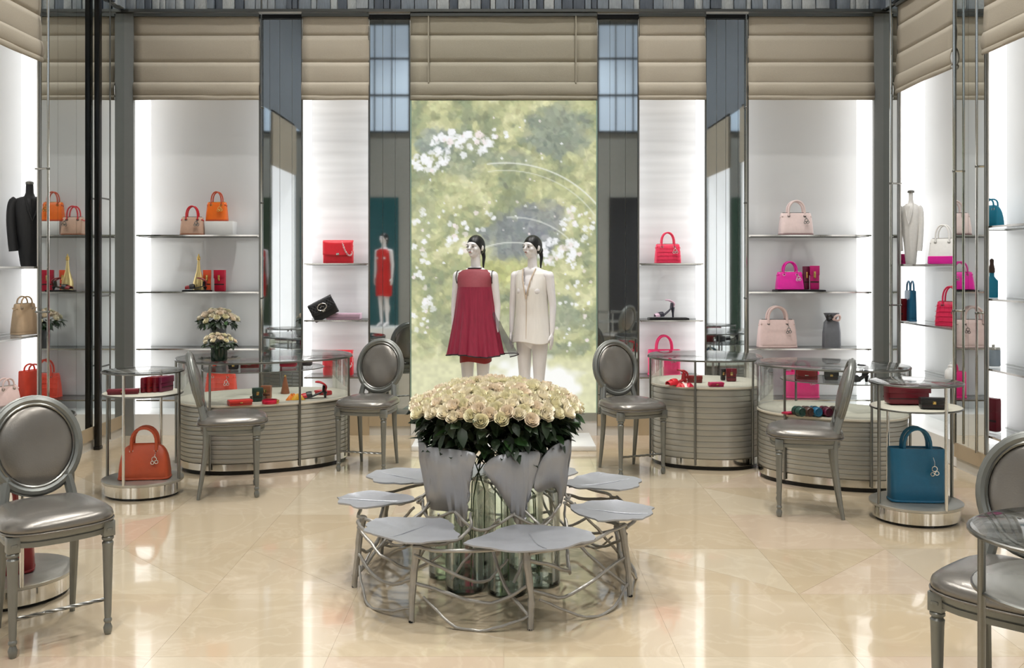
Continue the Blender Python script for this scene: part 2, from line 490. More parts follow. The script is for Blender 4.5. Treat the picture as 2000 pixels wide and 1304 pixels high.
# backlit garden picture
PW, PH = 181, 304
def vnoise(rs, sx, sy):
    gx, gy = int(PW / sx) + 3, int(PH / sy) + 3
    g = rs.rand(gy, gx)
    xs = np.arange(PW) / sx; ys = np.arange(PH) / sy
    x0 = xs.astype(int); y0 = ys.astype(int); fx = xs - x0; fy = ys - y0
    fx = fx * fx * (3 - 2 * fx); fy = fy * fy * (3 - 2 * fy)
    a = g[y0][:, x0]; b = g[y0][:, x0 + 1]; c = g[y0 + 1][:, x0]; d = g[y0 + 1][:, x0 + 1]
    return (a * (1 - fx) + b * fx) * (1 - fy)[:, None] + (c * (1 - fx) + d * fx) * fy[:, None]
def paint():
    rs = np.random.RandomState(5)
    n1 = vnoise(rs, 24, 24); n2 = vnoise(rs, 9, 8); n3 = vnoise(rs, 3.5, 3); n4 = vnoise(rs, 1.6, 1.6)
    X, Y = np.meshgrid(803 + 2 * np.arange(PW), 197 + 2 * np.arange(PH))
    f = np.clip(0.42 * n1 + 0.36 * n2 + 0.26 * n3 + 0.06 * n4 - 0.06, 0, 1)
    def col(*c): return np.array(c, float)
    img = np.zeros((PH, PW, 3))
    stops = [(0.0, col(104, 116, 92)), (0.34, col(134, 144, 98)), (0.5, col(168, 172, 112)), (0.66, col(196, 196, 136)), (1.0, col(226, 224, 184))]
    for k in range(3):
        img[..., k] = np.interp(f, [s_[0] for s_ in stops], [s_[1][k] for s_ in stops])
    def blob(cx, cy, rx, ry, c, st, soft=0.5, nz=n2):
        nonlocal img
        d_ = ((X - cx) / rx) ** 2 + ((Y - cy) / ry) ** 2 + (nz - 0.5) * 0.9
        a_ = np.clip((1 - d_) / soft, 0, 1) * st
        img = img * (1 - a_[..., None]) + c * a_[..., None]
    tex = 0.75 + 0.5 * n3
    blob(1085, 255, 75, 60, col(112, 126, 112), 0.75); blob(905, 300, 50, 60, col(120, 134, 118), 0.45); blob(850, 275, 40, 30, col(118, 134, 140), 0.6)
    blob(1010, 465, 85, 48, col(110, 118, 118), 0.95); blob(1060, 430, 60, 40, col(118, 124, 128), 0.8); blob(1100, 610, 30, 40, col(124, 138, 118), 0.6)
    blob(1005, 310, 60, 22, col(128, 138, 120), 0.5); blob(830, 420, 20, 80, col(150, 160, 120), 0.4)
    blob(1000, 530, 90, 26, col(178, 180, 96), 0.7); blob(985, 640, 180, 30, col(160, 166, 130), 0.5); blob(985, 680, 170, 22, col(128, 138, 112), 0.6)
    img *= (0.95 + 0.1 * n4)[..., None]
    img0 = img.copy()
    for k in range(9000):                       # leaf dabs
        cx_, cy_ = rs.randint(0, PW), rs.randint(0, PH)
        r_ = 1.2 + 2.6 * rs.rand() ** 2; el = 1.3 + 1.2 * rs.rand(); an = rs.rand() * 3.1416
        x0, x1, y0, y1 = max(0, cx_ - 6), min(PW, cx_ + 7), max(0, cy_ - 6), min(PH, cy_ + 7)
        gx, gy = np.meshgrid(np.arange(x0, x1) - cx_, np.arange(y0, y1) - cy_)
        u_ = (gx * math.cos(an) + gy * math.sin(an)) / (r_ * el); v_ = (-gx * math.sin(an) + gy * math.cos(an)) / r_
        al = np.clip((1 - u_ * u_ - v_ * v_) * 2.2, 0, 1) * (.25 + .5 * rs.rand())
        c0 = img0[cy_, cx_] + rs.normal(0, 15) * np.array([1.0, 1.0, .8]) + rs.normal(0, 2, 3)
        img[y0:y1, x0:x1] = img[y0:y1, x0:x1] * (1 - al[..., None]) + c0 * al[..., None]
    gr = np.clip((Y - 688) / 22.0, 0, 1)
    gcol = col(208, 208, 158) * (0.94 + 0.12 * n3)[..., None]
    img = img * (1 - gr[..., None]) + gcol * gr[..., None]
    blob(1035, 760, 110, 68, col(244, 245, 242), 0.95, 0.6); blob(985, 700, 60, 20, col(236, 238, 228), 0.6)
    def roses(cx, cy, rx, ry, n, r0, r1):
        nonlocal img
        for _ in range(n):
            a_ = rs.rand() * 6.283; q = math.sqrt(rs.rand())
            px, py = cx + rx * q * math.cos(a_), cy + ry * q * math.sin(a_)
            if py > 700: continue
            r_ = r0 + (r1 - r0) * rs.rand()
            d_ = ((X - px) ** 2 + (Y - py) ** 2) / r_ ** 2 + (n4 - .5) * 1.2
            al = np.clip((1 - d_) * 2, 0, 1) * (0.55 + 0.4 * rs.rand())
            c_ = col(238, 240, 242) if rs.rand() < .8 else col(238, 222, 220)
            img = img * (1 - al[..., None]) + c_ * al[..., None]
    roses(900, 280, 60, 24, 60, 4, 9); roses(840, 315, 35, 20, 34, 4, 9); roses(975, 262, 18, 10, 6, 3, 6); roses(850, 275, 8, 8, 8, 3, 6)
    roses(1090, 490, 40, 26, 60, 4, 8); roses(1130, 440, 35, 40, 24, 3, 7); roses(825, 600, 22, 50, 20, 3, 8); roses(820, 480, 18, 80, 22, 3, 7)
    roses(920, 425, 50, 26, 14, 3, 6); roses(895, 470, 24, 24, 18, 4, 7); roses(1120, 600, 40, 90, 26, 2, 5); roses(985, 450, 170, 240, 70, 1.5, 3.5)
    def arch(cx, cy, r, a0, a1, w=1.7, st=0.75):
        nonlocal img
        d_ = np.abs(np.hypot((X - cx), (Y - cy) * 1.1) - r)
        an = np.degrees(np.arctan2(-(Y - cy), X - cx))
        al = np.clip(1.4 - d_ / w, 0, 1) * st * ((an > a0) & (an < a1))
        img = img * (1 - al[..., None]) + col(226, 230, 218) * al[..., None]
    arch(985, 520, 222, 28, 100); arch(985, 520, 206, 30, 100, 1.3, .5); arch(1000, 560, 150, 35, 95, 1.5, .6); arch(1000, 600, 140, 60, 115, 1.5, .7)
    img = img * 0.86 + img.mean(axis=2, keepdims=True) * .14
    img = img * 0.84 + 36
    return np.clip(img, 0, 255)
img = paint()
pic = thing('garden_picture', 'tall backlit photograph of a rose garden arch on the back wall', 'picture', (0, D - 0.012, 0))
W2, PZ0, PZ1 = 0.88, 1.6 + (HY - 805) / F * D, ZB + 0.0
vsv, fcs = [], []
for j in range(PH):
    for i in range(PW):
        vsv.append((-W2 + 2 * W2 * i / (PW - 1), 0.0, PZ1 - (PZ1 - PZ0) * j / (PH - 1)))
for j in range(PH - 1):
    for i in range(PW - 1):
        a = j * PW + i; fcs.append((a, a + PW, a + PW + 1, a + 1))
me = bpy.data.meshes.new('printed_film'); me.from_pydata(vsv, [], fcs)
at = me.color_attributes.new('print', 'FLOAT_COLOR', 'POINT')
c_ = img.reshape(-1, 3) / 255.0
c_ = np.where(c_ <= 0.04045, c_ / 12.92, ((c_ + 0.055) / 1.055) ** 2.4)
at.data.foreach_set('color', np.concatenate([c_, np.ones((len(c_), 1))], 1).astype(np.float32).ravel())
mp_ = bpy.data.materials.new('garden_print'); mp_.use_nodes = True
b_ = mp_.node_tree.nodes['Principled BSDF']; ca = mp_.node_tree.nodes.new('ShaderNodeVertexColor'); ca.layer_name = 'print'
mp_.node_tree.links.new(ca.outputs[0], b_.inputs['Emission Color']); b_.inputs['Emission Strength'].default_value = 1.1
b_.inputs['Base Color'].default_value = (0.02, 0.02, 0.02, 1); b_.inputs['Roughness'].default_value = 0.35
link('printed_film', me, mp_, pic)
MB().box(-W2, W2, 0.002, 0.03, PZ0, PZ1).build('light_box', M_white, pic, False)
MB().box(-W2, W2, -0.02, 0.03, PZ0 - .075, PZ0).build('bottom_rail', mat('pale_metal', (176, 178, 170), 0.3, 0.6), pic, False)
for s in (-1, 1):
    MB().box(s * W2 - .006, s * W2 + .006, -0.012, 0.03, PZ0, PZ1).build('side_rail', mat('pale_green_edge', (150, 178, 166), 0.2, 0.3), pic, False)
MB().box(-W2, W2, -0.006, 0.03, 0.0, PZ0 - .075).build('base_panel', M_white, pic, False)
cb_ = blind('B', -.88, .88, 'widest grey linen roman blind above the garden picture', M_linen_g, v=-0.02)
for xx in (-.71, .68): MB().box(xx - .006, xx + .006, -.034, -.028, .16, ZT - ZB - .03).build('seam_tape', M_linen_g, cb_, False)
# ------------------------------------------------------------------ oval-back chairs
M_frame = mat('grey_painted_wood', (122, 124, 120), 0.34, 0.45, var=0.12, scale=25, stretch=(1, 1, .4))
M_leather = mat('silver_leather', (126, 122, 116), 0.27, 0.6, var=0.05, scale=30, bump=0.05, bscale=160)
def dshape(w, d, n=28, f=0.0):
    """seat outline: bowed front (-y), narrower back"""
    pts = []
    for i in range(n):
        a = 2 * math.pi * i / n
        c, s = math.cos(a), math.sin(a)
        k = 4.0
        x = math.copysign(abs(c) ** (2 / k), c) * w / 2; y = math.copysign(abs(s) ** (2 / k), s) * d / 2
        x *= 1 - 0.14 * (y / d + .5); y -= 0.028 * (1 - (2 * x / w) ** 2) * (1 if y < 0 else 0)
        pts.append((x, y))
    return pts
def make_chair():
    t = thing('oval_back_chair', 'x', 'chair')
    for s in (-1, 1):
        m = MB()
        prof = [(.011, 0), (.016, .01), (.019, .03), (.012, .05), (.017, .058), (.017, .066), (.013, .072), (.015, .09), (.0225, .38), (.024, .40), (.018, .408), (.025, .416), (.025, .424), (.02, .43)]
        rs = []
        for r, z in prof:
            rs.append([(s * .188 + r * (1 - (.10 if (i % 2 and .08 < z < .39) else 0)) * math.cos(6.2832 * i / 20), -.172 + r * (1 - (.10 if (i % 2 and .08 < z < .39) else 0)) * math.sin(6.2832 * i / 20), z) for i in range(20)])
        m.rings(rs); m.box(s * .188 - .025, s * .188 + .025, -.197, -.147, .43, .497, .004)
        leg = m.build('front_leg', M_frame, t)
        MB().lathe([(.012, 0), (.014, .006), (.012, .012)], 12, s * .188, -.1978 + .0, 1, .25).xf(Matrix.Translation((0, 0, .455))).build('rosette', M_frame, leg)
        p = cr([(s * .155, .215, 0), (s * .152, .19, .16), (s * .15, .165, .36), (s * .15, .165, .49), (s * .135, .19, .60), (s * .12, .205, .66)], 4)
        MB().tube(p, [.012 + .011 * min(1, i / 10) for i in range(len(p))], 8).build('rear_leg', M_frame, t)
    o = dshape(.445, .42)
    m = MB()
    m.rings([[(x * k, y * k, z) for x, y in o] for k, z in ((.93, .445), (.97, .448), (.975, .468), (.96, .472), (.98, .478), (.99, .498), (.97, .503))]).build('seat_rail', M_frame, t)
    c = dshape(.468, .445, 36)
    rs = []
    for k, z in ((.96, .498), (1.0, .508), (1.015, .522), (.995, .538), (.92, .553), (.78, .566), (.55, .576), (.28, .581), (.05, .582)):
        rs.append([(x * k, y * k, z) for x, y in c])
    cu = MB().rings(rs).build('seat_cushion', M_leather, t, ang=70)
    pip = [(x * 1.012, y * 1.012, .505) for x, y in c]
    MB().tube(pip, .0045, 6, closed=True).build('piping', M_leather, cu)
    # back: oval ring, tilted
    tilt = Matrix.Translation((0, .235, .785)) @ Matrix.Rotation(math.radians(-13), 4, 'X')
    def oval(a, b, n=40, y=0): return [(a * math.cos(6.28318 * i / n), y, b * math.sin(6.28318 * i / n)) for i in range(n)]
    fr_ = MB().tube(oval(.182, .205), .024, 8, closed=True, sq=(1.0, .85)).xf(tilt).build('back_frame', M_frame, t)
    MB().tube(oval(.199, .222), .008, 6, closed=True).xf(tilt).build('outer_moulding', M_frame, fr_)
    for y_ in (-.016, .016):
        MB().tube(oval(.163, .186, y=y_), .0065, 6, closed=True).xf(tilt).build('bead', M_steel, fr_)
    MB().ell((0, 0, 0), (.165, .042, .188), 32, 16).xf(tilt).build('back_pad', M_leather, t)
    tw = MB()
    for k in range(3):
        pts = []
        for i in range(31):
            u = i / 30; a = u * 16 + k * 2.094
            pts.append((-.18 + .36 * u, -.172 + .0045 * math.cos(a), .155 + .0045 * math.sin(a)))
        tw.tube(pts, .0045, 5)
    tw.build('footrest_bar', M_steel, t)
    return t
CHAIRS = [('silver leather oval-back chair at the left front, nearest the camera', -1.98, 4.02, .66, -.75),
          ('silver oval-back chair in profile before the long left counter', -1.93, 6.52, .96, .28),
          ('silver oval-back chair left of the garden picture, beside the long counter', -1.07, 7.33, -.24, -.97),
          ('silver oval-back chair right of the garden picture', .99, 7.2, .39, -.92),
          ('silver oval-back chair in profile facing left, between right counters and round stand', 1.98, 6.03, -.96, .28),
          ('silver oval-back chair cut off by the right edge behind a glass stand', 1.73, 3.12, -.72, -.69)]
proto = make_chair()
for i, (lab, x, y, fx, fy) in enumerate(CHAIRS):
    o = proto if i == 0 else copy_tree(proto)
    o.location = (x, y, 0); o.rotation_euler = (0, 0, face_rz(fx, fy)); tag(o, lab, 'chair', 'oval-back chairs')

# ------------------------------------------------------------------ counters and glass stands
M_band = mat('brushed_silver_band', (172, 170, 162), 0.34, 0.6, var=0.2, scale=4, stretch=(.3, .3, 9), detail=2)
M_top = mat('ivory_suede_top', (206, 200, 184), 0.6, var=0.04)
def oval(a, b, n=48, k=2.0):
    r = []
    for i in range(n):
        t = 2 * math.pi * i / n; c, s = math.cos(t), math.sin(t)
        r.append((math.copysign(abs(c) ** (2 / k), c) * a, math.copysign(abs(s) ** (2 / k), s) * b))
    return r
def ring_of(pts, k): return [(x * k, y * k) for x, y in pts]
def counter(label, x, y, a, b, rz, zbody, ztop=.87, zmid=None, rods=6, k=2.4, a0=0.3):
    t = thing('display_counter', label, 'counter', (x, y, 0), rz, 'oval display counters')
    o = oval(a, b, 56, k)
    MB().rings([[(p[0] * q, p[1] * q, z) for p in o] for q, z in ((.93, 0), (.93, .055))]).build('plinth', M_black, t)
    MB().rings([[(p[0] * q, p[1] * q, z) for p in o] for q, z in ((.955, .03), (.965, .034), (.965, .085), (.955, .088))]).build('chrome_kick', M_chrome, t)
    body = MB().rings([[(p[0] * q, p[1] * q, z) for p in o] for q, z in ((.95, .088), (.95, zbody - .02))]).build('body', M_band, t)
    nb = 12; hz = (zbody - .03 - .09) / nb
    for i in range(nb):
        z0 = .092 + i * hz
        MB().rings([[(p[0] * q, p[1] * q, z) for p in o] for q, z in ((.955, z0), (.962, z0 + .002), (.966, z0 + hz * .5), (.962, z0 + hz - .003), (.955, z0 + hz - .001))], False, False).build('band', M_band, body)
    MB().rings([[(p[0] * q, p[1] * q, z) for p in o] for q, z in ((.955, zbody - .02), (.985, zbody - .016), (.985, zbody - .003), (.97, zbody))]).build('deck', M_top, t)
    MB().rings([[(p[0] * q, p[1] * q, z) for p in o] for q, z in ((.985, ztop - .012), (1.0, ztop - .011), (1.0, ztop - .001), (.985, ztop))]).build('glass_top', M_glass, t)
    MB().tube([(p[0] * 1.0, p[1] * 1.0, ztop - .014) for p in o], .0075, 6, closed=True).build('top_rail', M_steel, t)
    if zmid:
        MB().rings([[(p[0] * q * .72, p[1] * q * .72 + b * .2, z) for p in o] for q, z in ((.96, zmid - .008), (.96, zmid))]).build('glass_shelf', M_glass, t)
        MB().tube([(p[0] * .70, p[1] * .70 + b * .2, zmid - .004) for p in o], .004, 6, closed=True).build('shelf_rail', M_steel, t)
    n = len(o)
    for r in range(rods):
        p = o[int((r + a0) * n / rods) % n]
        MB().tube([(p[0] * .992, p[1] * .992, .04), (p[0] * .992, p[1] * .992, ztop - .012)], .009, 8).build('rod', M_steel, t)
    wall = []
    for z in (zbody, ztop - .012): wall.append([(p[0] * .975, p[1] * .975, z) for p in o])
    MB().rings(wall, False, False).build('glass_wall', M_glass, t)
    return t
cB = counter('long oval silver display counter on the left with two rose vases near it', -1.96, 7.58, .70, .50, math.radians(22), .54, zmid=.76, rods=7, a0=.55)
cC = counter('taller round silver counter next to the chair right of the garden picture', 1.66, 7.62, .46, .42, math.radians(-12), .655, rods=6, a0=.4)
cD = counter('lower oval silver counter behind the profile chair on the right', 2.47, 6.95, .55, .40, math.radians(-28), .52, zmid=.74, rods=6, a0=.1)

def stand(label, x, y, a, b, rz, a0=.5, ztop=.87, zmid=.715, mm=None):
    t = thing('glass_display_stand', label, 'display stand', (x, y, 0), rz, 'round glass stands')
    o = oval(a, b, 48, 2.0)
    MB().rings([[(p[0] * .88, p[1] * .88, z) for p in o] for z in (0, .02)]).build('shadow_gap', M_black, t)
    MB().rings([[(p[0] * q, p[1] * q, z) for p in o] for q, z in ((.92, .015), (.94, .018), (.94, .092), (.92, .095))]).build('drum', M_chrome, t)
    MB().rings([[(p[0] * q, p[1] * q, z) for p in o] for q, z in ((1.0, .095), (1.015, .099), (1.015, .112), (.99, .116))]).build('base_plate', mat('brushed_plate', (178, 176, 168), .3, .7, var=.06), t)
    MB().rings([[(p[0] * q, p[1] * q, z) for p in o] for q, z in ((.97, zmid - .014), (.985, zmid - .012), (.985, zmid - .002), (.97, zmid))]).build('middle_shelf', mm or M_top, t)
    MB().tube([(p[0] * .985, p[1] * .985, zmid - .008) for p in o], .006, 6, closed=True).build('shelf_rail', M_steel, t)
    MB().rings([[(p[0] * q, p[1] * q, z) for p in o] for q, z in ((.99, ztop - .012), (1.01, ztop - .010), (1.01, ztop - .002), (.99, ztop))]).build('glass_top', M_glass, t)
    MB().tube([(p[0] * 1.01, p[1] * 1.01, ztop - .007) for p in o], .006, 6, closed=True).build('top_rail', M_steel, t)
    for r in range(4):
        p = o[int((r + a0) * 12) % 48]
        MB().tube([(p[0] * .985, p[1] * .985, .11), (p[0] * .985, p[1] * .985, ztop - .008)], .0105, 10).build('rod', M_chrome if r % 2 else M_steel, t)
    return t
stand('round glass stand with an orange-brown domed handbag on its base', -2.545, 6.50, .275, .25, -.15, 0)
stand('round glass stand with a teal tote on its base', 2.62, 5.86, .285, .26, .3, 0)
stand('glass stand at the left edge behind the nearest chair, holding a dark red handbag', -2.42, 4.5, .30, .28, 0, .45)
stand('large glass stand cut off by the lower right corner', 1.73, 2.52, .43, .30, 0, 0, mm=mat('smoked_plate', (150, 148, 142), .25, .5))

# ------------------------------------------------------------------ leaf bench with roses
M_alu = mat('cast_aluminium', (168, 170, 175), 0.45, 0.55, var=0.12, scale=9, bump=0.25, bscale=14)
M_alu2 = mat('cast_aluminium_branch', (164, 161, 155), 0.4, 0.6, var=0.18, scale=22, bump=0.4, bscale=30)
BX, BY = -.045, 4.76
bench = thing('leaf_bench', 'round cast metal bench of silver leaves and twigs in the middle', 'bench', (BX, BY, 0))
lr = random.Random(21)
def pol(r, deg, z):            # angle measured from the camera side, clockwise to the right
    a = math.radians(deg); return (r * math.sin(a), -r * math.cos(a), z)
LEGS = [-77, -31, 13, 66, 110, 152, -160, -118]
SEATS = [(-92, .40, .30, .38), (-38, .40, .47, .37), (17, .39, .54, .36), (68, .41, .36, .39), (112, .42, .36, .42), (158, .42, .4, .4), (-158, .42, .4, .4), (-126, .42, .36, .42)]
for deg, rl, wt, hz in SEATS:
    n = 40; top, bot = [], []
    sd = lr.random() * 40
    for i in range(n):
        a = 2 * math.pi * i / n
        rr = math.cos(a); tt = math.sin(a)
        r = .62 + (rl / 2) * rr * (1 + .05 * mnoise.noise((sd, a * 1.3, 0)))
        wq = wt / 2 * (1.0 + .12 * rr - .16 * max(0, -rr))
        tip = math.exp(-((((a - (math.pi / 2 if deg < 0 else 1.5 * math.pi)) + math.pi) % (2 * math.pi) - math.pi) / .38) ** 2)
        tq = tt * wq * (1 + .22 * tip) + .03 * mnoise.noise((math.cos(a) * 3 + sd, math.sin(a) * 3, 2))
        q = .034 * mnoise.noise((math.cos(a) * 2.8 + sd, math.sin(a) * 2.2, 5))
        r += q
        top.append((r, tq, a))
    m = MB(); rings = []
    ca, sa = math.sin(math.radians(deg)), -math.cos(math.radians(deg))
    def W(r, tq, z): return (r * ca - tq * sa, r * sa + tq * ca, z)
    for k, dz in ((0.04, -.012), (.35, -.011), (.7, -.006), (.93, .001), (1.0, .004), (1.0, -.003), (.93, -.008), (.5, -.018), (.04, -.02)):
        ring = []
        for r, tq, a in top:
            r2 = .62 + (r - .62) * k; t2 = tq * k
            ring.append(W(r2, t2, hz + .015 + dz + .004 * k * k * math.sin(a * 4 + sd)))
        rings.append(ring)
    seat = m.rings(rings).build('leaf_seat', M_alu, bench, ang=50)
    rib = [W(.62 - rl * .46 + rl * .9 * u, .008 * math.sin(u * 6 + sd), hz + .003 + .012 * u ** 4) for u in [i / 8 for i in range(9)]]
    MB().tube(rib, [.006 - .004 * i / 8 for i in range(9)], 6).build('midrib', M_alu, seat)
def branch(pts, r0, r1=None, name='twig', jit=.008):
    p = cr(pts, 5); r1 = r0 if r1 is None else r1
    s_ = lr.random() * 99
    q = [Vector(v) + Vector((mnoise.noise((i * .5 + s_, 0, 0)), mnoise.noise((i * .5, s_, 0)), mnoise.noise((0, i * .5, s_)))) * jit for i, v in enumerate(p)]
    rad = [.86 * (r0 + (r1 - r0) * i / (len(q) - 1)) * (1 + .22 * mnoise.noise((i * .9, s_, 3))) for i in range(len(q))]
    return MB().tube(q, rad, 8).build(name, M_alu2, bench)
for i, d in enumerate(LEGS):
    b = branch([pol(.72, d, 0), pol(.705, d + lr.uniform(-.8, .8), .14), pol(.69, d + lr.uniform(-1, 1), .27), pol(.675, d, .350)], .015, .023, 'leg', .003)
    MB().lathe([(.012, 0), (.013, .004), (.010, .012)], 10).xf(Matrix.Translation(pol(.72, d, 0))).build('foot_cap', M_black, b)
    d2 = LEGS[(i + 1) % 8]
    if d2 < d: d2 += 360
    mid = (d + d2) / 2
    branch([pol(.70, d, .17), pol(.66, d + (d2 - d) * .3, .12 + lr.uniform(-.03, .02)), pol(.66, mid + 8, .10 + lr.uniform(-.03, .05)), pol(.69, d2, .19)], .010, .009)
    branch([pol(.70, d, .33), pol(.72, mid - 6, .345 + lr.uniform(-.02, .01)), pol(.70, d2, .35)], .011, .010)
    branch([pol(.70, d, .30), pol(.63, d + (d2 - d) * .35, .21), pol(.52, mid + 4, .15), pol(.42, mid + 18, .22)], .010, .007)
    branch([pol(.71, d, .05), pol(.60, d - 8, .16), pol(.47, d - 14, .30), pol(.42, d - 10, .36)], .010, .008)
    branch([pol(.71, d2, .06), pol(.73, mid + 9, .015), pol(.72, mid - 4, .012), pol(.70, d + 4, .12)], .008, .007)
    branch([pol(.68, d, .34), pol(.56, d + 10, .33), pol(.44, d + 16, .37), pol(.36, d + 12, .42)], .011, .008)
    branch([pol(.40, d, .10), pol(.37, d + 12, .22), pol(.36, d + 26, .34), pol(.40, d + 34, .40)], .008, .007)
    branch([pol(.38, d, .42), pol(.40, d + 22, .36 + lr.uniform(-.02, .02)), pol(.38, d + 46, .42)], .009, .008)
# standing leaves that cup the flowers: (centre deg, half width bottom/mid/top as (s,z) outline)
UPR = [(-40, [(-.15, .385), (-.158, .50), (-.135, .63), (-.09, .72), (.0, .76), (.15, .74), (.135, .62), (.115, .50), (.105, .42), (.085, .345), (.06, .36), (.045, .40), (-.02, .405)]),
       (12, [(.055, .35), (.03, .37), (-.01, .45), (-.07, .54), (-.125, .62), (-.13, .655), (-.08, .70), (0.0, .74), (.11, .74), (.15, .70), (.14, .62), (.10, .49), (.085, .40), (.075, .355)]),
       (51, [(.10, .40), (.075, .40), (.05, .47), (.0, .515), (-.08, .51), (-.10, .56), (-.07, .68), (-.02, .77), (.06, .80), (.11, .75), (.145, .64), (.15, .52), (.125, .45)]),
       (-78, [(-.12, .40), (-.135, .52), (-.12, .66), (-.05, .78), (.07, .79), (.12, .70), (.12, .55), (.06, .43), (.02, .38), (-.03, .38)]),
       (105, [(-.12, .42), (-.14, .55), (-.1, .70), (.0, .78), (.1, .72), (.13, .58), (.06, .45), (.02, .38), (-.03, .39)]),
       (155, [(-.12, .42), (-.14, .55), (-.1, .70), (.0, .77), (.1, .72), (.13, .58), (.06, .45), (.02, .38), (-.03, .39)]),
       (-140, [(-.12, .42), (-.14, .55), (-.1, .70), (.0, .77), (.1, .72), (.13, .58), (.06, .45), (.02, .38), (-.03, .39)])]
for (deg, out), sk in zip(UPR, (1.28, 1.08, 1.5, 1.2, 1.1, 1.1, 1.1)):
    out = [(s_ * sk, min(z_, .70 + .35 * max(0, z_ - .70))) for s_, z_ in out]
    bm = bmesh.new()
    P = cr([(s, 0, z) for s, z in out] + [(out[0][0], 0, out[0][1])], 4)[:-1]
    f = bm.faces.new([bm.verts.new(p) for p in P])
    bmesh.ops.triangulate(bm, faces=[f]); bmesh.ops.subdivide_edges(bm, edges=list(bm.edges), cuts=2, use_grid_fill=True)
    for v in bm.verts:
        s_, z = v.co.x, v.co.z
        R_ = .35 + .055 * ((z - .36) / .4) + .016 * mnoise.noise((s_ * 9, z * 9, deg))
        a = math.radians(deg) + s_ / .42
        v.co = (R_ * math.sin(a), -R_ * math.cos(a), z)
    o = MB().bm(bm).build('standing_leaf', M_alu, bench, ang=60)
    so = o.modifiers.new('thickness', 'SOLIDIFY'); so.thickness = 0.008

VPOS = [(-.15, -.19), (.06, -.23), (.235, -.10), (-.25, .02), (-.02, .01), (.16, .16), (-.13, .21)]
VLAB = ['front left', 'front middle', 'front right', 'left', 'centre', 'back right', 'back left']
for (x, y), w in zip(VPOS, VLAB):
    t = thing('glass_cylinder_vase', 'tall greenish glass cylinder vase, %s of the cluster under the bench roses' % w, 'vase', (BX + x, BY + y, 0), 0, 'glass vases inside the bench')
    r = .095
    MB().lathe([(r * .96, 0), (r, .006), (r, .50), (r - .006, .50), (r - .006, .025), (.001, .025)], 28, cap1=False).build('wall', M_vglass, t)
    MB().lathe([(.001, .006), (r * .93, .006), (r * .95, .024), (.001, .024)], 28).build('thick_base', glass_mat('base_glass', (.84, .92, .88), 1.6), t)
    MB().lathe([(r - .0065, .027), (r - .0065, .30), (.001, .30)], 28).build('water', glass_mat('water', (.965, .985, .972), .6), t)

# roses
PET = []
def rose_mesh(seed, m):
    q = random.Random(seed); b = MB()
    for li, (n, r, h, curl) in enumerate(((3, .010, .050, .0), (4, .019, .048, .001), (5, .027, .043, .004), (5, .032, .034, .008))):
        off = q.random() * 6
        for k in range(n):
            ac = off + 2 * math.pi * k / n + q.uniform(-.15, .15); sp = 2 * math.pi / n * .62; hh = h * q.uniform(.92, 1.08)
            def fn(u, v):
                a = ac + (u - .5) * 2 * sp; e = 1 - .30 * (2 * u - 1) ** 2 * v
                rad = r * (.35 + .75 * math.sin(min(1, v * 1.15) * 1.45)) * (1 - .05 * (2 * u - 1) ** 2) + curl * max(0, v - .65) * 2
                return (rad * math.cos(a), rad * math.sin(a), -.012 + hh * v * e - (curl * .6 * max(0, v - .7)))
            b.grid(fn, 3, 3)
    me = b.mesh('rose', True, 60); me.materials.append(m); return me
RM = [mat('rose_cream', (250, 240, 216), .55, var=.06, scale=40), mat('rose_blush', (250, 234, 212), .55, var=.07, scale=40), mat('rose_greenish', (245, 238, 206), .55, var=.06, scale=40)]
ROSE = [rose_mesh(i, RM[i % 3]) for i in range(6)]
M_leafd = mat('rose_foliage', (30, 48, 26), .42, var=.35, scale=30)
M_leafl = mat('rose_foliage_light', (52, 84, 44), .42, var=.3, scale=30)
def leaf_pts(L, w, fold=.25):
    us = (0, .25, .55, .8, 1.0); vs_, fs = [], []
    for u in us:
        hw = w * math.sin(math.pi * u ** .8) * .5 + .0008
        z = -.18 * L * u * u
        vs_ += [(L * u, -hw, z + hw * fold), (L * u, 0, z), (L * u, hw, z + hw * fold)]
    for i in range(4):
        a = i * 3; fs += [(a, a + 3, a + 4, a + 1), (a + 1, a + 4, a + 5, a + 2)]
    return vs_, fs
def leaf_mesh(m, L=.085, w=.045):
    b = MB(); b.add(*leaf_pts(L, w)); me = b.mesh('leaf', True, 80); me.materials.append(m); return me
LEAF = [leaf_mesh(M_leafd), leaf_mesh(M_leafd, .07, .04), leaf_mesh(M_leafl, .08, .045)]
M_stem = mat('rose_stem', (92, 110, 74), .5, var=.2)
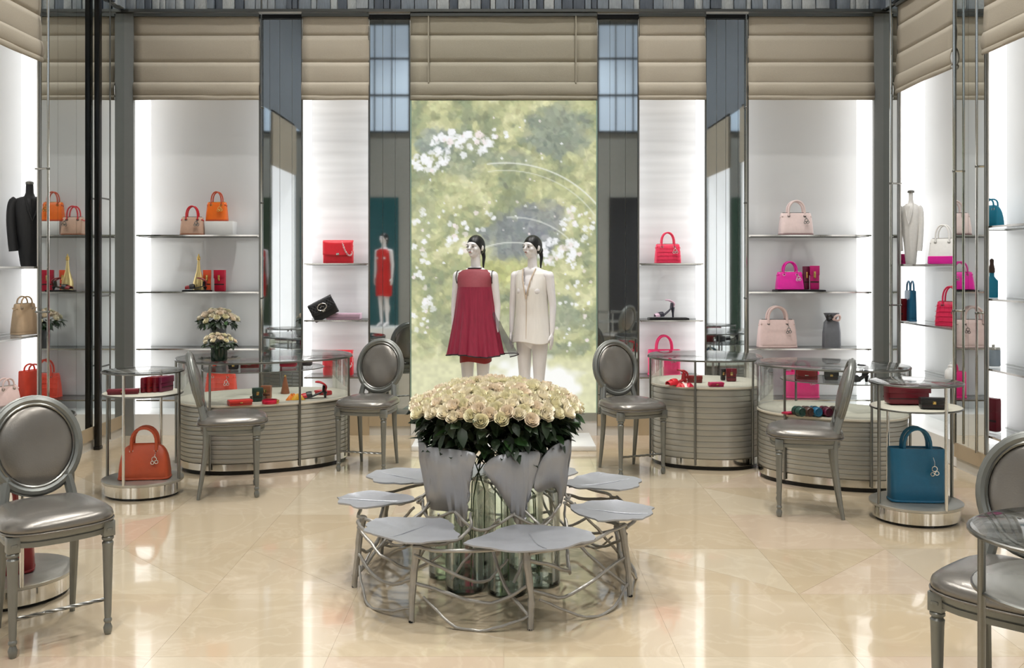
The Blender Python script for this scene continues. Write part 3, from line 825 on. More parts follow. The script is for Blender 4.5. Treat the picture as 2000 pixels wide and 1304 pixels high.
def bouquet(label, loc, R, zt, dome, nr, nl, zlo, seed, rs=1.0, stems=0, group=None, extra=0, dropz=0.0):
    q = random.Random(seed)
    t = thing('rose_bouquet', label, 'flowers', loc, 0, group)
    for i in range(nr):
        f = math.sqrt((i + .5) / nr); a = i * 2.39996
        r = R * f * q.uniform(.97, 1.03); z = zt - dome * f ** 2.6 + q.uniform(-.012, .014) * rs
        tl = f ** 1.5 * .95
        v = Vector((math.cos(a) * math.sin(tl), math.sin(a) * math.sin(tl), math.cos(tl)))
        e = (v + Vector((q.uniform(-.2, .2), q.uniform(-.2, .2), 0))).normalized().to_track_quat('Z', 'Y').to_euler()
        s = rs * q.uniform(.85, 1.12)
        o = link('rose', q.choice(ROSE), None, t, (r * math.cos(a), r * math.sin(a), z), e, (s, s, s))
    def one():
        a = q.uniform(0, 6.283); u = q.random()
        r = R * (.92 + .2 * u) * q.uniform(.82, 1.03); z = zlo + (zt - dome - zlo) * (u ** .8) + q.uniform(-.02, .01) * rs
        pit = q.uniform(-.2, 1.0)
        return Matrix.Translation((r * .86 * math.cos(a), r * .86 * math.sin(a), z)) @ Matrix.Rotation(a + q.uniform(-.7, .7), 4, 'Z') @ Matrix.Rotation(pit, 4, 'Y') @ Matrix.Rotation(q.uniform(-.7, .7), 4, 'X') @ Matrix.Scale(rs * q.uniform(.75, 1.2), 4)
    for i in range(nl):
        o = link('leaf', LEAF[0 if q.random() < .6 else (1 if q.random() < .6 else 2)], None, t)
        o.matrix_local = one()
    if extra:
        b = MB()
        for i in range(extra):
            a = q.uniform(0, 6.283); r = R * .84 * math.sqrt(q.random()); z = q.uniform(zlo - .03 * rs, zt - dome * (r / R) ** 2 - .05 * rs)
            Mx = Matrix.Translation((r * math.cos(a), r * math.sin(a), z)) @ Matrix.Rotation(q.uniform(0, 6.28), 4, 'Z') @ Matrix.Rotation(q.uniform(-1, 1), 4, 'Y') @ Matrix.Scale(rs, 4)
            vs_, fs = leaf_pts(.09, .05); b.add([Mx @ Vector(v) for v in vs_], fs)
        o = b.build('inner_foliage', M_leafd, t); o['kind'] = 'stuff'
    for i in range(stems):
        x, y = VPOS[i % 7]; x += q.uniform(-.05, .05); y += q.uniform(-.05, .05)
        a = q.uniform(0, 6.28); r = R * .6 * math.sqrt(q.random())
        MB().tube([(x, y, .04), (x * .9, y * .9, .45), (r * math.cos(a), r * math.sin(a), zt - .1)], .0035, 5).build('stem', M_stem, t)
    return t
bouquet('huge dome of cream roses with dark foliage rising from the leaf bench', (BX, BY, 0), .43, .985, .115, 250, 295, .70, 3, 1.0, 12, None, 520)
# ------------------------------------------------------------------ mannequins
M_man = mat('mannequin_white', (242, 239, 240), 0.32, var=0.02)
M_hair = mat('black_hair', (16, 15, 16), 0.4, var=0.3, scale=60)
M_eye = mat('painted_eye', (62, 54, 54), 0.5, var=0.1)
M_lip = mat('painted_lip', (168, 120, 116), 0.5, var=0.05)
def cap(mb, p, q, r0, r1, n=14):
    p, q = Vector(p), Vector(q); d = q - p; L = d.length; d.normalize()
    pts, rad = [], []
    for k in range(4):
        a = (k + .15) / 4 * math.pi / 2; pts.append(p - d * r0 * math.cos(a)); rad.append(r0 * math.sin(a))
    for k in range(5): pts.append(p + d * L * k / 4); rad.append(r0 + (r1 - r0) * k / 4)
    for k in range(4):
        a = (3.85 - k) / 4 * math.pi / 2; pts.append(q + d * r1 * math.cos(a)); rad.append(r1 * math.sin(a))
    mb.tube(pts, rad, n)
def body_mesh(turn):
    b = MB()
    b.ell((0, .005, 1.345), (.135, .088, .17)); b.ell((0, .0, 1.13), (.105, .078, .17)); b.ell((0, .008, .955), (.148, .105, .14))
    cap(b, (-.125, .0, 1.475), (.125, .0, 1.475), .048, .048); cap(b, (-.05, .0, 1.50), (.05, .0, 1.50), .05, .05)
    for s in (-1, 1):
        b.ell((s * .063, -.065, 1.335), (.056, .05, .058))
        b.ell((s * .07, .06, .93), (.075, .07, .09))
        cap(b, (s * .078, 0, .90), (s * .07, -.008, .50), .078, .047); cap(b, (s * .07, -.005, .50), (s * .066, .02, .12), .048, .03)
        b.ell((s * .07, .025, .36), (.045, .05, .11))
        cap(b, (s * .066, .03, .075), (s * .072, -.075, .045), .034, .026); cap(b, (s * .072, -.075, .03), (s * .074, -.13, .022), .024, .016)
        cap(b, (s * .066, .04, .05), (s * .066, .04, .02), .024, .018)
        cap(b, (s * .168, .0, 1.47), (s * .198, .012, 1.20), .043, .033); cap(b, (s * .198, .012, 1.20), (s * .20, -.012, .965), .033, .021)
        b.ell((s * .20, -.018, .915), (.014, .034, .05))
        for k in range(4):
            y0 = -.044 + k * .018; ln = (.062, .075, .07, .055)[k]
            cap(b, (s * .20, y0, .885), (s * .196, y0 - .004, .885 - ln * .5), .0088, .0082, 8); cap(b, (s * .196, y0 - .004, .885 - ln * .5), (s * .188, y0 + .002, .885 - ln), .0082, .0068, 8)
        cap(b, (s * .195, -.045, .93), (s * .186, -.064, .895), .0105, .0085, 8)
    cap(b, (0, .012, 1.49), (0, .0, 1.66), .047, .042)
    h = MB()
    h.ell((0, .008, 1.735), (.068, .088, .093), 20, 14); h.ell((0, -.03, 1.685), (.047, .052, .058)); h.ell((0, -.062, 1.655), (.02, .018, .018))
    h.ell((0, -.058, 1.748), (.052, .03, .03))
    cap(h, (0, -.078, 1.745), (0, -.098, 1.712), .008, .0125, 8)
    h.ell((0, -.078, 1.682), (.02, .012, .009))
    for s in (-1, 1): h.ell((s * .069, .012, 1.722), (.009, .018, .03)); h.ell((s * .034, -.055, 1.708), (.024, .022, .022))
    h.xf(Matrix.Rotation(turn, 4, 'Z')); b.add(h.v, h.f)
    return b
def mannequin(label, loc, rz, turn, dress, cat='mannequin'):
    t = thing('mannequin', label, cat, loc, rz)
    o = body_mesh(turn).build('figure', M_man, t)
    rm = o.modifiers.new('remesh', 'REMESH'); rm.mode = 'VOXEL'; rm.voxel_size = 0.0065; rm.use_smooth_shade = True
    sm = o.modifiers.new('smooth', 'SMOOTH'); sm.factor = 0.5; sm.iterations = 5
    R_ = Matrix.Rotation(turn, 4, 'Z')
    hb = MB(); rs = []
    for k in range(13):
        ph = math.pi * (.02 + .72 * k / 12)
        ring = []
        for i in range(24):
            a = 2 * math.pi * i / 24
            fr = max(0, -math.sin(a))                      # face side: hairline stops high
            p = ph * (1 - .50 * fr ** .7)
            ring.append(R_ @ Vector((.075 * math.sin(p) * math.cos(a), .012 + .097 * math.sin(p) * math.sin(a), 1.738 + .100 * math.cos(p))))
        rs.append(ring)
    hr = hb.rings(rs).build('hair', M_hair, t, ang=80)
    pt = MB(); pt.ell((0, 0, 0), (.028, .026, .034), 12, 8); pt.xf(R_ @ Matrix.Translation((.01, .102, 1.70)))
    q_ = MB(); q_.tube(cr([R_ @ Vector(p) for p in ((.012, .10, 1.69), (.02, .108, 1.64), (.026, .092, 1.585), (.03, .085, 1.54))], 4), [.022 - .0013 * i for i in range(13)], 8); pt.add(q_.v, q_.f)
    pt.build('ponytail', M_hair, hr)
    for s in (-1, 1):
        MB().ell((0, 0, 0), (.0125, .004, .0055), 10, 6).xf(R_ @ Matrix.Translation((s * .03, -.0855, 1.728))).build('eye', M_eye, t)
        MB().ell((0, 0, 0), (.017, .004, .0028), 10, 6).xf(R_ @ Matrix.Translation((s * .031, -.086, 1.748))).build('eyebrow', M_eye, t)
    MB().ell((0, 0, 0), (.016, .004, .0065), 10, 6).xf(R_ @ Matrix.Translation((0, -.089, 1.682))).build('lips', M_lip, t)
    dress(t)
    return t
def loft(prof, n=72, pleat=0, amp=0.0, seed=0, z_hem=None, cx=0, side=0.0):
    """prof: (z, a, b); pleats grow towards the last ring"""
    rs = []; m = len(prof) - 1
    for k, (z, a, b) in enumerate(prof):
        ring = []
        g = (k / m) ** 1.2
        for i in range(n):
            t = 2 * math.pi * i / n
            w = 1 + amp * g * (.65 * math.sin(pleat * t + seed) + .5 * math.sin(pleat * 1.63 * t + 2 * seed) * (abs(math.sin(t)) + .3))
            ring.append((a * w * math.cos(t) + cx * g + side * g * max(0, math.cos(t)), b * w * math.sin(t), z + .010 * g * math.sin(3 * t + seed)))
        rs.append(ring)
    return rs
M_burg = mat('burgundy_organza', (146, 34, 62), 0.5, var=0.35, scale=24, stretch=(3, 3, .25))
M_yoke = mat('burgundy_yoke', (150, 66, 76), 0.6, var=0.12, scale=40)
M_slip = mat('crimson_slip', (158, 44, 44), 0.55, var=0.15, scale=30)
M_sheer = sheer_mat('grey_sheer', (88, 82, 92), 0.45)
M_trim = mat('black_trim', (34, 22, 28), 0.5)
def dress_red(t):
    top = [(1.535, .062, .058), (1.528, .085, .066), (1.52, .125, .074), (1.50, .163, .084), (1.46, .172, .098), (1.41, .165, .118), (1.36, .158, .130)]
    MB().rings(loft(top), False, False).build('yoke', M_yoke, t, ang=80)
    sk = [(1.372, .160, .134), (1.30, .168, .140), (1.2, .180, .148), (1.1, .194, .158), (1.0, .212, .170), (.9, .230, .185), (.80, .248, .2), (.765, .255, .206)]
    s_ = MB().rings(loft(sk, 120, 13, .085, 1.3), False, False).build('skirt', M_burg, t, ang=80)
    rg = loft(sk, 120, 13, .085, 1.3)[-1]
    MB().tube(rg, .006, 6, closed=True).build('hem_trim', M_trim, s_)
    MB().tube([(.066 * math.cos(6.283 * i / 32), .060 * math.sin(6.283 * i / 32), 1.538) for i in range(32)], .006, 6, closed=True).build('neck_trim', M_trim, t)
    for s in (-1, 1):
        MB().tube([(s * (.166 - .004 * abs(math.sin(6.283 * i / 20))), .058 * math.cos(6.283 * i / 20), 1.455 + .062 * math.sin(6.283 * i / 20)) for i in range(20)], .004, 6, closed=True).build('armhole_trim', M_trim, t)
    MB().rings(loft([(1.2, .165, .13), (.95, .15, .13), (.70, .145, .125)], 48, 5, .03, .4), False, False).build('slip', M_slip, t, ang=80)
    ov = [(1.15, .186, .16), (1.0, .222, .19), (.88, .252, .21), (.765, .275, .225)]
    arc = [r_[-5:] + r_[:28] for r_ in loft(ov, 72, 7, .05, .6, cx=.02, side=.09)]
    o_ = MB().rings(arc, False, False, False).build('sheer_overskirt', M_sheer, t, ang=80)
    MB().tube(arc[-1], .005, 6).build('overskirt_hem', M_trim, o_)
M_ivory = mat('ivory_crepe', (240, 236, 230), 0.6, var=0.06, scale=20, stretch=(3, 3, .4), bump=.08)
def dress_white(t):
    prof = [(1.535, .075, .062), (1.528, .10, .07), (1.515, .13, .078), (1.49, .152, .09), (1.44, .156, .106), (1.36, .150, .128), (1.25, .148, .125), (1.12, .155, .122), (1.0, .17, .132), (.93, .18, .138), (.87, .188, .144)]
    rs = loft(prof, 72, 6, .02, .9)
    # re-sample finely and cut the deep V at the front
    fine = []
    for k in range(len(rs) - 1):
        for q in range(6): fine.append([tuple(Vector(a).lerp(Vector(b), q / 6)) for a, b in zip(rs[k], rs[k + 1])])
    fine.append(rs[-1]); n = 72; b = MB(); b.v = [p for r in fine for p in r]
    for k in range(len(fine) - 1):
        for i in range(n):
            j = (i + 1) % n; a = fine[k][i]; c = fine[k + 1][j]
            x, y, z = [(a[q] + c[q]) / 2 for q in range(3)]
            if y < 0 and z > 1.27 and abs(x + .0) < (z - 1.27) * .23: continue
            b.f.append((k * n + i, k * n + j, (k + 1) * n + j, (k + 1) * n + i))
    o = b.build('tunic', M_ivory, t, ang=80)
    so = o.modifiers.new('thickness', 'SOLIDIFY'); so.thickness = .004
    for s in (-1, 1):
        p = cr([(0, -.134, 1.262), (s * .02, -.131, 1.36), (s * .042, -.112, 1.45), (s * .062, -.06, 1.535)], 6)
        MB().tube(p, .006, 6).build('lapel', mat('ivory_facing', (206, 186, 164), .6, var=.05), o)
    MB().tube([(0, -.128, 1.255), (0, -.128, 1.05), (.002, -.137, .88)], .003, 5).build('placket', mat('ivory_facing', (206, 186, 164)), o)
plat = thing('mannequin_platform', 'low white platform under the two mannequins', 'platform', (0, 8.3, 0))
MB().box(-.8, .8, -.32, .32, 0, .045, .006).build('deck', M_white, plat)
MB().box(-.76, .76, -.28, .28, -.0, .012).build('shadow_gap', M_black, plat, False)
mannequin('mannequin in a sleeveless burgundy organza dress before the garden picture', (-.255, 8.28, .045), math.radians(-14), math.radians(-18), dress_red)
mannequin('mannequin in a sleeveless ivory tunic before the garden picture', (.255, 8.3, .045), math.radians(-26), math.radians(-16), dress_white)
M_scar = mat('scarlet_dress', (206, 34, 30), 0.5, var=.1, scale=20)
def dress_scarlet(t):
    MB().rings(loft([(1.52, .10, .07), (1.49, .165, .088), (1.42, .17, .115), (1.3, .155, .128), (1.12, .13, .11), (1.0, .165, .125), (.8, .172, .14), (.6, .16, .14)], 48, 5, .03, .2), False, False).build('dress', M_scar, t, ang=80)
mr = mannequin('mannequin in a plain scarlet dress, mirrored in the pier left of the picture', (-2.35, -.6, 0.42), math.pi + .5, 0.2, dress_scarlet)
pl2 = thing('mannequin_podium', 'podium under the scarlet mannequin, seen only as a reflection', 'podium', (-2.35, -.6, 0))
MB().box(-.35, .35, -.35, .35, 0, .42, .006).build('block', M_white, pl2)
MB().box(-.33, .33, -.33, .33, 0, .03).build('shadow_gap', M_black, pl2, False)

# ------------------------------------------------------------------ glass shelves
def shelf(side, u0, u1, z, label, group='glass wall shelves', v0=.005, v1=RC - .01, solid=None):
    w = u1 - u0
    t = thing('glass_shelf', label, 'shelf', wpos(side, (u0 + u1) / 2, 0, z), RZ[side], group)
    MB().box(-w / 2, w / 2, v0 + .006, v1, -.011, 0).build('pane', solid or M_glass, t, False)
    MB().box(-w / 2, w / 2, v0, v0 + .006, -.014, .0).build('front_edge', M_chrome, t, False)
    for x in (-w / 2 + .02, w / 2 - .02):
        MB().tube([(x, v0 + .02, -.016), (x, v1, -.016)], .005, 6).build('bracket', M_chrome, t)
    MB().box(-w / 2, w / 2, v1 - .008, v1, -.02, -.004).build('back_rail', M_steel, t, False)
    return t
WZ = [1.90, 1.36, .82, .335]; NZ_ = [1.63, 1.09, .55]
ordn = ['top', 'second', 'third', 'lowest']
for s, nm in ((-1, 'orange handbag'), (1, 'pale pink handbag')):
    u = (-3.49, -2.32) if s < 0 else (2.32, 3.49)
    for z, od in zip(WZ, ordn): shelf('B', u[0], u[1], z, 'glass shelf, %s one in the %s niche' % (od, nm))
    u = (-1.897, -1.288) if s < 0 else (1.288, 1.897)
    for z, od in zip(NZ_, ('top', 'middle', 'lowest')): shelf('B', u[0], u[1], z, 'short glass shelf, %s one in the slim niche %s of the garden picture' % (od, 'left' if s < 0 else 'right'))
LZ = [1.6, 1.07, .56]; R1Z = [1.62, 1.10, .63]; R2Z = [1.90, 1.36, .84, .34]
for z, od in zip(LZ, ('top', 'middle', 'lowest')): shelf('L', 5.99, 7.58, z, 'glass shelf, %s one in the niche at the left edge' % od)
for z, od in zip(R1Z, ('top', 'middle', 'lowest')): shelf('R', 7.38, 8.68, z, 'glass shelf, %s one in the white dress form niche' % od)
for z, od in zip(R2Z, ordn): shelf('R', 5.64, 7.27, z, 'glass shelf, %s one in the niche at the right edge' % od)
# ------------------------------------------------------------------ handbags and small goods
def lth(name, rgb, rough=.38, **k): return mat('leather_' + name, rgb, rough, var=.08, scale=40, bump=.06, bscale=220, **k)
M_gold = mat('gold_metal', (214, 180, 108), .25, .9, var=.06)
M_silv = mat('silver_metal', (214, 212, 206), .2, .95, var=.05)
def srect(w, d, n=28, k=5.0):
    r = []
    for i in range(n):
        t = 2 * math.pi * (i + .5) / n; c, s = math.cos(t), math.sin(t)
        r.append((math.copysign(abs(c) ** (2 / k), c) * w / 2, math.copysign(abs(s) ** (2 / k), s) * d / 2))
    return r
def handbag(label, loc, rz, w, h, d, col, hcol=None, style='lady', hh=None, charm=True, metal=None, group=None, quilt=False, base=None, tip=None):
    t = thing('handbag', label, 'handbag', loc, rz, group)
    if tip: t.rotation_euler = tip
    m, hm, mt = col, hcol or col, metal or M_silv
    if style == 'dome':
        prof = [(0, .93, .96), (.02, 1, 1), (.2, .99, .97), (.45, .95, .86), (.65, .90, .70), (.8, .83, .50), (.9, .73, .33), (.96, .6, .2), (1.0, .44, .08)]
    elif style == 'tote':
        prof = [(0, .96, .95), (.02, .985, 1), (.3, .985, .96), (.7, .99, .86), (.96, 1.0, .8), (1.0, .985, .74), (.97, .96, .66)]
    else:
        prof = [(0, .95, .94), (.025, 1, 1), (.15, 1, .98), (.4, .98, .84), (.65, .95, .66), (.85, .92, .46), (.97, .9, .34), (1.0, .87, .26)]
    rs = [[(x * a, y * b, h * z) for x, y in srect(w, d, 32)] for z, a, b in [(p[0], p[1], p[2]) for p in prof]]
    body = MB().rings(rs).build('body', m, t, ang=50)
    MB().rings([[(x * k, y * k, z) for x, y in srect(w, d, 28)] for k, z in ((.97, 0), (1.015, .004), (1.015, .012), (.99, .016))]).build('base_piping', base or hm, t)
    topd = d * (.74 if style == 'tote' else .3)
    if style == 'lady':
        MB().box(-w * .40, w * .40, -.006, .006, h - .004, h + .006, .002).build('zip', mt, body)
        for s in (-1, 1):
            MB().tube([(s * w * .42, -d * .24, h * .86), (s * w * .47, 0, h * .8), (s * w * .42, d * .24, h * .86)], .006, 6).build('side_tab', hm, t)
    if quilt:
        for k in range(1, 5):
            z = h * k / 5
            b_ = 1 - .55 * max(0, (z / h - .15))
            MB().tube([(-w * .47, -d * .5 * b_ - .001, z), (w * .47, -d * .5 * b_ - .001, z)], .0022, 5).build('quilt_seam', hm, body)
        for k in range(1, 6):
            x = -w * .5 + w * k / 6
            MB().tube([(x, -d * .5 * .99 - .001, h * .05), (x * .97, -d * .5 * .84, h * .4), (x * .94, -d * .5 * .5, h * .84)], .0022, 5).build('quilt_seam', hm, body)
    hh = hh or h * .55
    hw = w * .24; zt = h * (.86 if style != 'dome' else .80)
    for s in (-1, 1):
        y = s * (topd * .62 + .004) * (.45 if style == 'tote' else 1)
        p = [(-hw, y * 1.15, zt)]
        for i in range(13):
            a = math.pi * (1 - i / 12)
            p.append((hw * math.cos(a) * 1.02, y, h * .98 + (hh - .0) * (math.sin(a) ** .75 if 0 < i < 12 else 0)))
        p.append((hw, y * 1.15, zt))
        han = MB().tube(p, max(.0055, w * .032), 8).build('handle', hm, t)
        for x in (-hw, hw):
            MB().tube([(x + .011 * math.cos(6.283 * i / 12), y * 1.2 - .002 * s, zt + .011 * math.sin(6.283 * i / 12)) for i in range(12)], .003, 5, closed=True).build('ring', mt, han)
    if charm:
        x = hw * 1.0; y = -topd * .62 - .012 - (d * .22 if style != 'tote' else .006)
        c_ = MB().tube([(x, -topd * .7, zt), (x + .004, y - .004, zt - h * .08), (x + .002, y - .008, zt - h * .16)], .0028, 5).build('charm', mt, t)
        for k, (dx, dz, rr) in enumerate(((0, .20, .016), (.014, .28, .012), (-.012, .30, .011))):
            MB().tube([(x + dx + rr * math.cos(6.283 * i / 12), y - .012, zt - h * dz + rr * math.sin(6.283 * i / 12)) for i in range(12)], .0036, 5, closed=True).build('charm_ring', mt, c_)
    return t
def flapbag(label, loc, rz, w, h, d, col, chain=None, clasp=None, tip=None, emblem=False, quilt=False):
    t = thing('flap_handbag', label, 'handbag', loc, rz)
    if tip: t.rotation_euler = tip
    MB().rings([[(x * a, y * b, h * z) for x, y in srect(w, d, 32, 6)] for z, a, b in ((0, .96, .9), (.03, 1, 1), (.5, 1, .97), (.95, .97, .8), (1.0, .94, .6))]).build('body', col, t, ang=50)
    def fl(u, v):
        x = (u - .5) * w * .985
        ang = v * 1.0
        if v < .3: y = d * .38 - v / .3 * (d * .9); z = h * 1.005 + .008 * math.sin(v / .3 * math.pi)
        else: y = -d * .52 - .006; z = h * (1.0 - (v - .3) / .7 * .62) - .012 * math.sin(math.pi * u)
        return (x, y, z)
    f = MB().grid(fl, 10, 12).build('flap', col, t, ang=60); so = f.modifiers.new('thickness', 'SOLIDIFY'); so.thickness = .006
    mt = clasp or M_silv
    MB().box(-.014, .014, -d * .52 - .016, -d * .52 - .004, h * .36, h * .46, .003).build('clasp', mt, f)
    if quilt:
        for k in range(-3, 4):
            for s in (-1, 1):
                MB().tube([(w * .13 * k - s * w * .12, -d * .53 - .007, h * .92), (w * .13 * k + s * w * .12, -d * .53 - .007, h * .46)], .002, 4).build('quilt_seam', mat('seam_black', (60, 60, 62), .4), f)
    if emblem:
        MB().tube([(.045 * math.cos(6.283 * i / 20), -d * .53 - .012, h * .64 + .032 * math.sin(6.283 * i / 20)) for i in range(20)], .005, 6, closed=True).build('emblem', mt, f)
        MB().tube([(-.018, -d * .53 - .012, h * .62), (0, -d * .53 - .014, h * .68), (.018, -d * .53 - .012, h * .60)], .004, 6).build('emblem_stroke', mt, f)
    if chain:
        c_ = MB(); P = cr([(w * .1, -d * .2, h * 1.0), (w * .16, -d * .56, h * .88), (w * .24, -d * .6, h * .58), (w * .36, -d * .62, h * .36), (w * .46, -d * .6, h * .42), (w * .5, -d * .2, h * .9)], 6)
        for i in range(len(P) - 1):
            q = (P[i + 1] - P[i]); M_ = Matrix.Translation((P[i] + P[i + 1]) / 2) @ q.to_track_quat('X', 'Z').to_matrix().to_4x4() @ Matrix.Rotation(i * 1.57, 4, 'X')
            l_ = MB().tube([(q.length * .7 * math.cos(6.283 * k / 10), .007 * math.sin(6.283 * k / 10), 0) for k in range(10)], .0028, 5, closed=True).xf(M_)
            c_.add(l_.v, l_.f)
        c_.build('chain', chain, t)
    return t
def wallet(label, loc, rz, w, d, h, col, flat=False, stack=0, tipx=0.0, clasp=True, name='wallet', cat='wallet', group=None):
    t = thing(name, label, cat, loc, rz, group)
    if tipx: t.rotation_euler = (tipx, 0, rz)
    b = MB().box(-w / 2, w / 2, -d / 2, d / 2, 0, h, min(h, d, w) * .22).build('body', col, t)
    MB().box(-w / 2 - .002, w / 2 + .002, -d / 2 - .004, d * .28, h * .62, h + .005, .002).build('flap', col, t)
    if clasp: MB().box(-.010, .010, -d / 2 - .010, -d / 2 - .002, h * .5, h * .78, .002).build('clasp', M_gold, t)
    MB().box(-w / 2 + .004, w / 2 - .004, -d / 2 - .0015, d / 2 - .004, h * .3, h * .36).build('seam', mat('dark_seam', (48, 16, 20), .6), t, False)
    return t
def pump(label, loc, rz, col, L=.2, heel=.09, acc=None, flat=False):
    t = thing('high_heel_sandal' if not flat else 'flat_shoe', label, 'shoe', loc, rz)
    acc = acc or col
    us = [i / 10 for i in range(11)]
    def cl(u): 
        z = .008 + heel * (max(0, (u - .35) / .65) ** 1.3)
        return (-L / 2 + L * u, z)
    rs = []
    for u in us:
        x, z = cl(u); hw = .036 * (math.sin(math.pi * min(.98, .12 + u * .8)) ** .6) * (1 - .3 * u)
        rs.append([(x, -hw, z), (x, hw, z), (x, hw * .95, z + .008), (x, -hw * .95, z + .008)])
    MB().rings(rs).build('sole', col, t)
    MB().tube([(L * .46, 0, heel * .98), (L * .47, 0, heel * .4), (L * .475, 0, 0)], [.02, .011, .009], 8).build('heel', col, t)
    def arch(u, hgt, wd, nm, m):
        x, z = cl(u); hw = .034
        p = [(x, -hw, z), (x - .003, -hw * .8, z + hgt * .7), (x - .005, 0, z + hgt), (x - .003, hw * .8, z + hgt * .7), (x, hw, z)]
        MB().tube(cr(p, 4), wd * 1.25, 6, sq=(.6, 2.6)).build(nm, m, t)
    arch(.14, .028, .008, 'toe_strap', acc); arch(.34, .042, .008, 'vamp_strap', col)
    x, z = cl(.9)
    MB().tube(cr([(x + .012, 0, z), (x + .02, .02, z + .045), (x - .02, .03, z + .075), (x - .06, 0, z + .08), (x - .02, -.03, z + .075), (x + .02, -.02, z + .045), (x + .012, 0, z)], 4), .0075, 6).build('ankle_strap', acc, t)
    MB().rings([[(L * .5 - .03 + .0 * k, -.022 + .0 * k, z), (L * .5 - .002, 0, z), (L * .5 - .03, .022, z)] if k == 0 else [(L * .5 - .025, -.019, z + .05), (L * .5 + .004, 0, z + .055), (L * .5 - .025, .019, z + .05)] for k in (0, 1)], False, False).build('heel_counter', col, t)
    return t
def box_riser(label, loc, w, d, h):
    t = thing('display_riser', label, 'riser', loc)
    MB().box(-w / 2, w / 2, -d / 2, d / 2, 0, h, .002).build('block', M_white, t)
    MB().box(-w / 2 + .004, w / 2 - .004, -d / 2 + .004, d / 2 - .004, h, h + .002).build('pad', M_top, t, False)
    return t
def tray(label, loc, w, d, rz=0.0):
    t = thing('display_tray', label, 'tray', loc, rz)
    MB().box(-w / 2, w / 2, -d / 2, d / 2, 0, .012, .002).build('plate', M_black, t)
    MB().box(-w / 2 + .006, w / 2 - .006, -d / 2 + .006, d / 2 - .006, .012, .014).build('pad', mat('charcoal_suede', (44, 44, 46), .8), t, False)
    return t
KB = F / 8.92
def bx(px): return (px - CX) / KB
def BL(px, z, v=.18): return ((px - CX) / F * (D + v), D + v, z)
C_beige = lth('beige', (196, 160, 138)); C_red = lth('red', (206, 32, 46)); C_orange = lth('orange', (240, 112, 22)); C_tan = lth('tan', (150, 92, 62))
C_coral = lth('coral', (244, 84, 62)); C_burg = lth('burgundy', (112, 18, 36)); C_pink = lth('hotpink', (240, 48, 116)); C_mag = lth('magenta', (236, 30, 164))
C_pale = lth('palepink', (238, 216, 212)); C_blush = lth('blush', (232, 204, 198)); C_teal = lth('teal', (14, 92, 126)); C_cyan = lth('cyan', (8, 142, 176))
C_black = lth('black', (24, 24, 26)); C_char = lth('charcoal', (50, 50, 54)); C_white = lth('white', (238, 236, 232)); C_cam = lth('camel', (206, 178, 146))
C_rust = lth('rust', (184, 78, 44)); C_plum = lth('plum', (110, 30, 62)); C_green = lth('forest', (26, 62, 52)); C_choc = lth('chocolate', (66, 42, 32)); C_crim = lth('crimson', (196, 20, 56)); C_lilac = lth('lilac', (222, 186, 206))
C_dred = lth('darkred', (128, 22, 26)); C_grey = lth('slate', (120, 122, 128)); C_oran2 = lth('amber', (236, 128, 26))

# left wide niche
handbag('small beige handbag with a red arched handle beside the white riser', BL(376, 1.90), 0.06, .225, .175, .12, C_beige, C_red, hh=.11, metal=M_steel, base=C_tan)
box_riser('white block riser under the orange handbag', BL(432, 1.90, .23), .27, .15, .135)
handbag('small bright orange handbag standing on a white riser', BL(424, 2.037, .23), -.05, .205, .185, .11, C_orange, lth('brick', (190, 74, 36)), hh=.105, metal=M_gold, base=lth('brick', (190, 74, 36)))
g_ = thing('bottle_ornament', 'tall tapering golden bottle ornament on the left niche shelf', 'ornament', BL(388, 1.36))
MB().lathe([(.05, 0), (.056, .01), (.052, .09), (.038, .14), (.020, .2), (.013, .27), (.012, .30)], 24).build('bottle', mat('pale_gold_glass', (226, 202, 140), .2, .5, var=.1), g_)
MB().lathe([(.014, .30), (.016, .305), (.016, .33), (.006, .345), (.006, .36)], 16).build('stopper', M_gold, g_)
for z in (.03, .07, .11): MB().tube([((.053 - z * .1) * math.cos(6.283 * i / 24), (.053 - z * .1) * math.sin(6.283 * i / 24), z) for i in range(24)], .0025, 5, closed=True).build('ring', M_gold, g_)
wallet('orange-red wallet standing upright beside the golden bottle', BL(405, 1.36, .24), .1, .07, .035, .20, lth('vermilion', (226, 84, 44)))
wallet('crimson wallet standing upright on the left niche shelf', BL(430, 1.36, .2), -.2, .11, .04, .20, C_crim)
tray('thin black tray under the sandals on the left niche shelf', BL(385, 1.36, .08), .26, .1)
pump('black flat sandal lying before the golden bottle', BL(382, 1.376, .08), .15, C_black, .19, .03, C_dred, flat=True)
def vase_roses(label_v, label_b, loc, rv, hv, m, R, seed, nr):
    t = thing('flower_vase', label_v, 'vase', loc)
    MB().lathe([(rv * .92, 0), (rv, .01), (rv, hv), (rv * .9, hv), (rv * .88, hv - .03)], 24).build('body', m, t)
    MB().tube([(rv * math.cos(6.283 * i / 24), rv * math.sin(6.283 * i / 24), hv) for i in range(24)], .004, 6, closed=True).build('rim', m, t)
    bouquet(label_b, (loc[0], loc[1], loc[2] + hv), R, R * .85, R * .5, nr, 60, .015, seed, R / .19 * .95, 0, 'small rose bouquets', 40)
vase_roses('dark grey cylinder vase on the left niche shelf', 'larger cream rose bouquet on the left niche shelf', BL(426, .82, .10), .075, .20, mat('grey_ceramic', (82, 84, 86), .4), .175, 8, 30)
vase_roses('dark green glass vase standing on the long left counter', 'smaller cream rose bouquet on the long left counter', (-2.20, 7.12, .872), .062, .10, mat('green_glass', (22, 44, 32), .12), .115, 9, 22)
handbag('coral red handbag on the lowest shelf behind the long counter', BL(432, .335), 0, .30, .235, .14, C_coral, hh=.13, quilt=True)
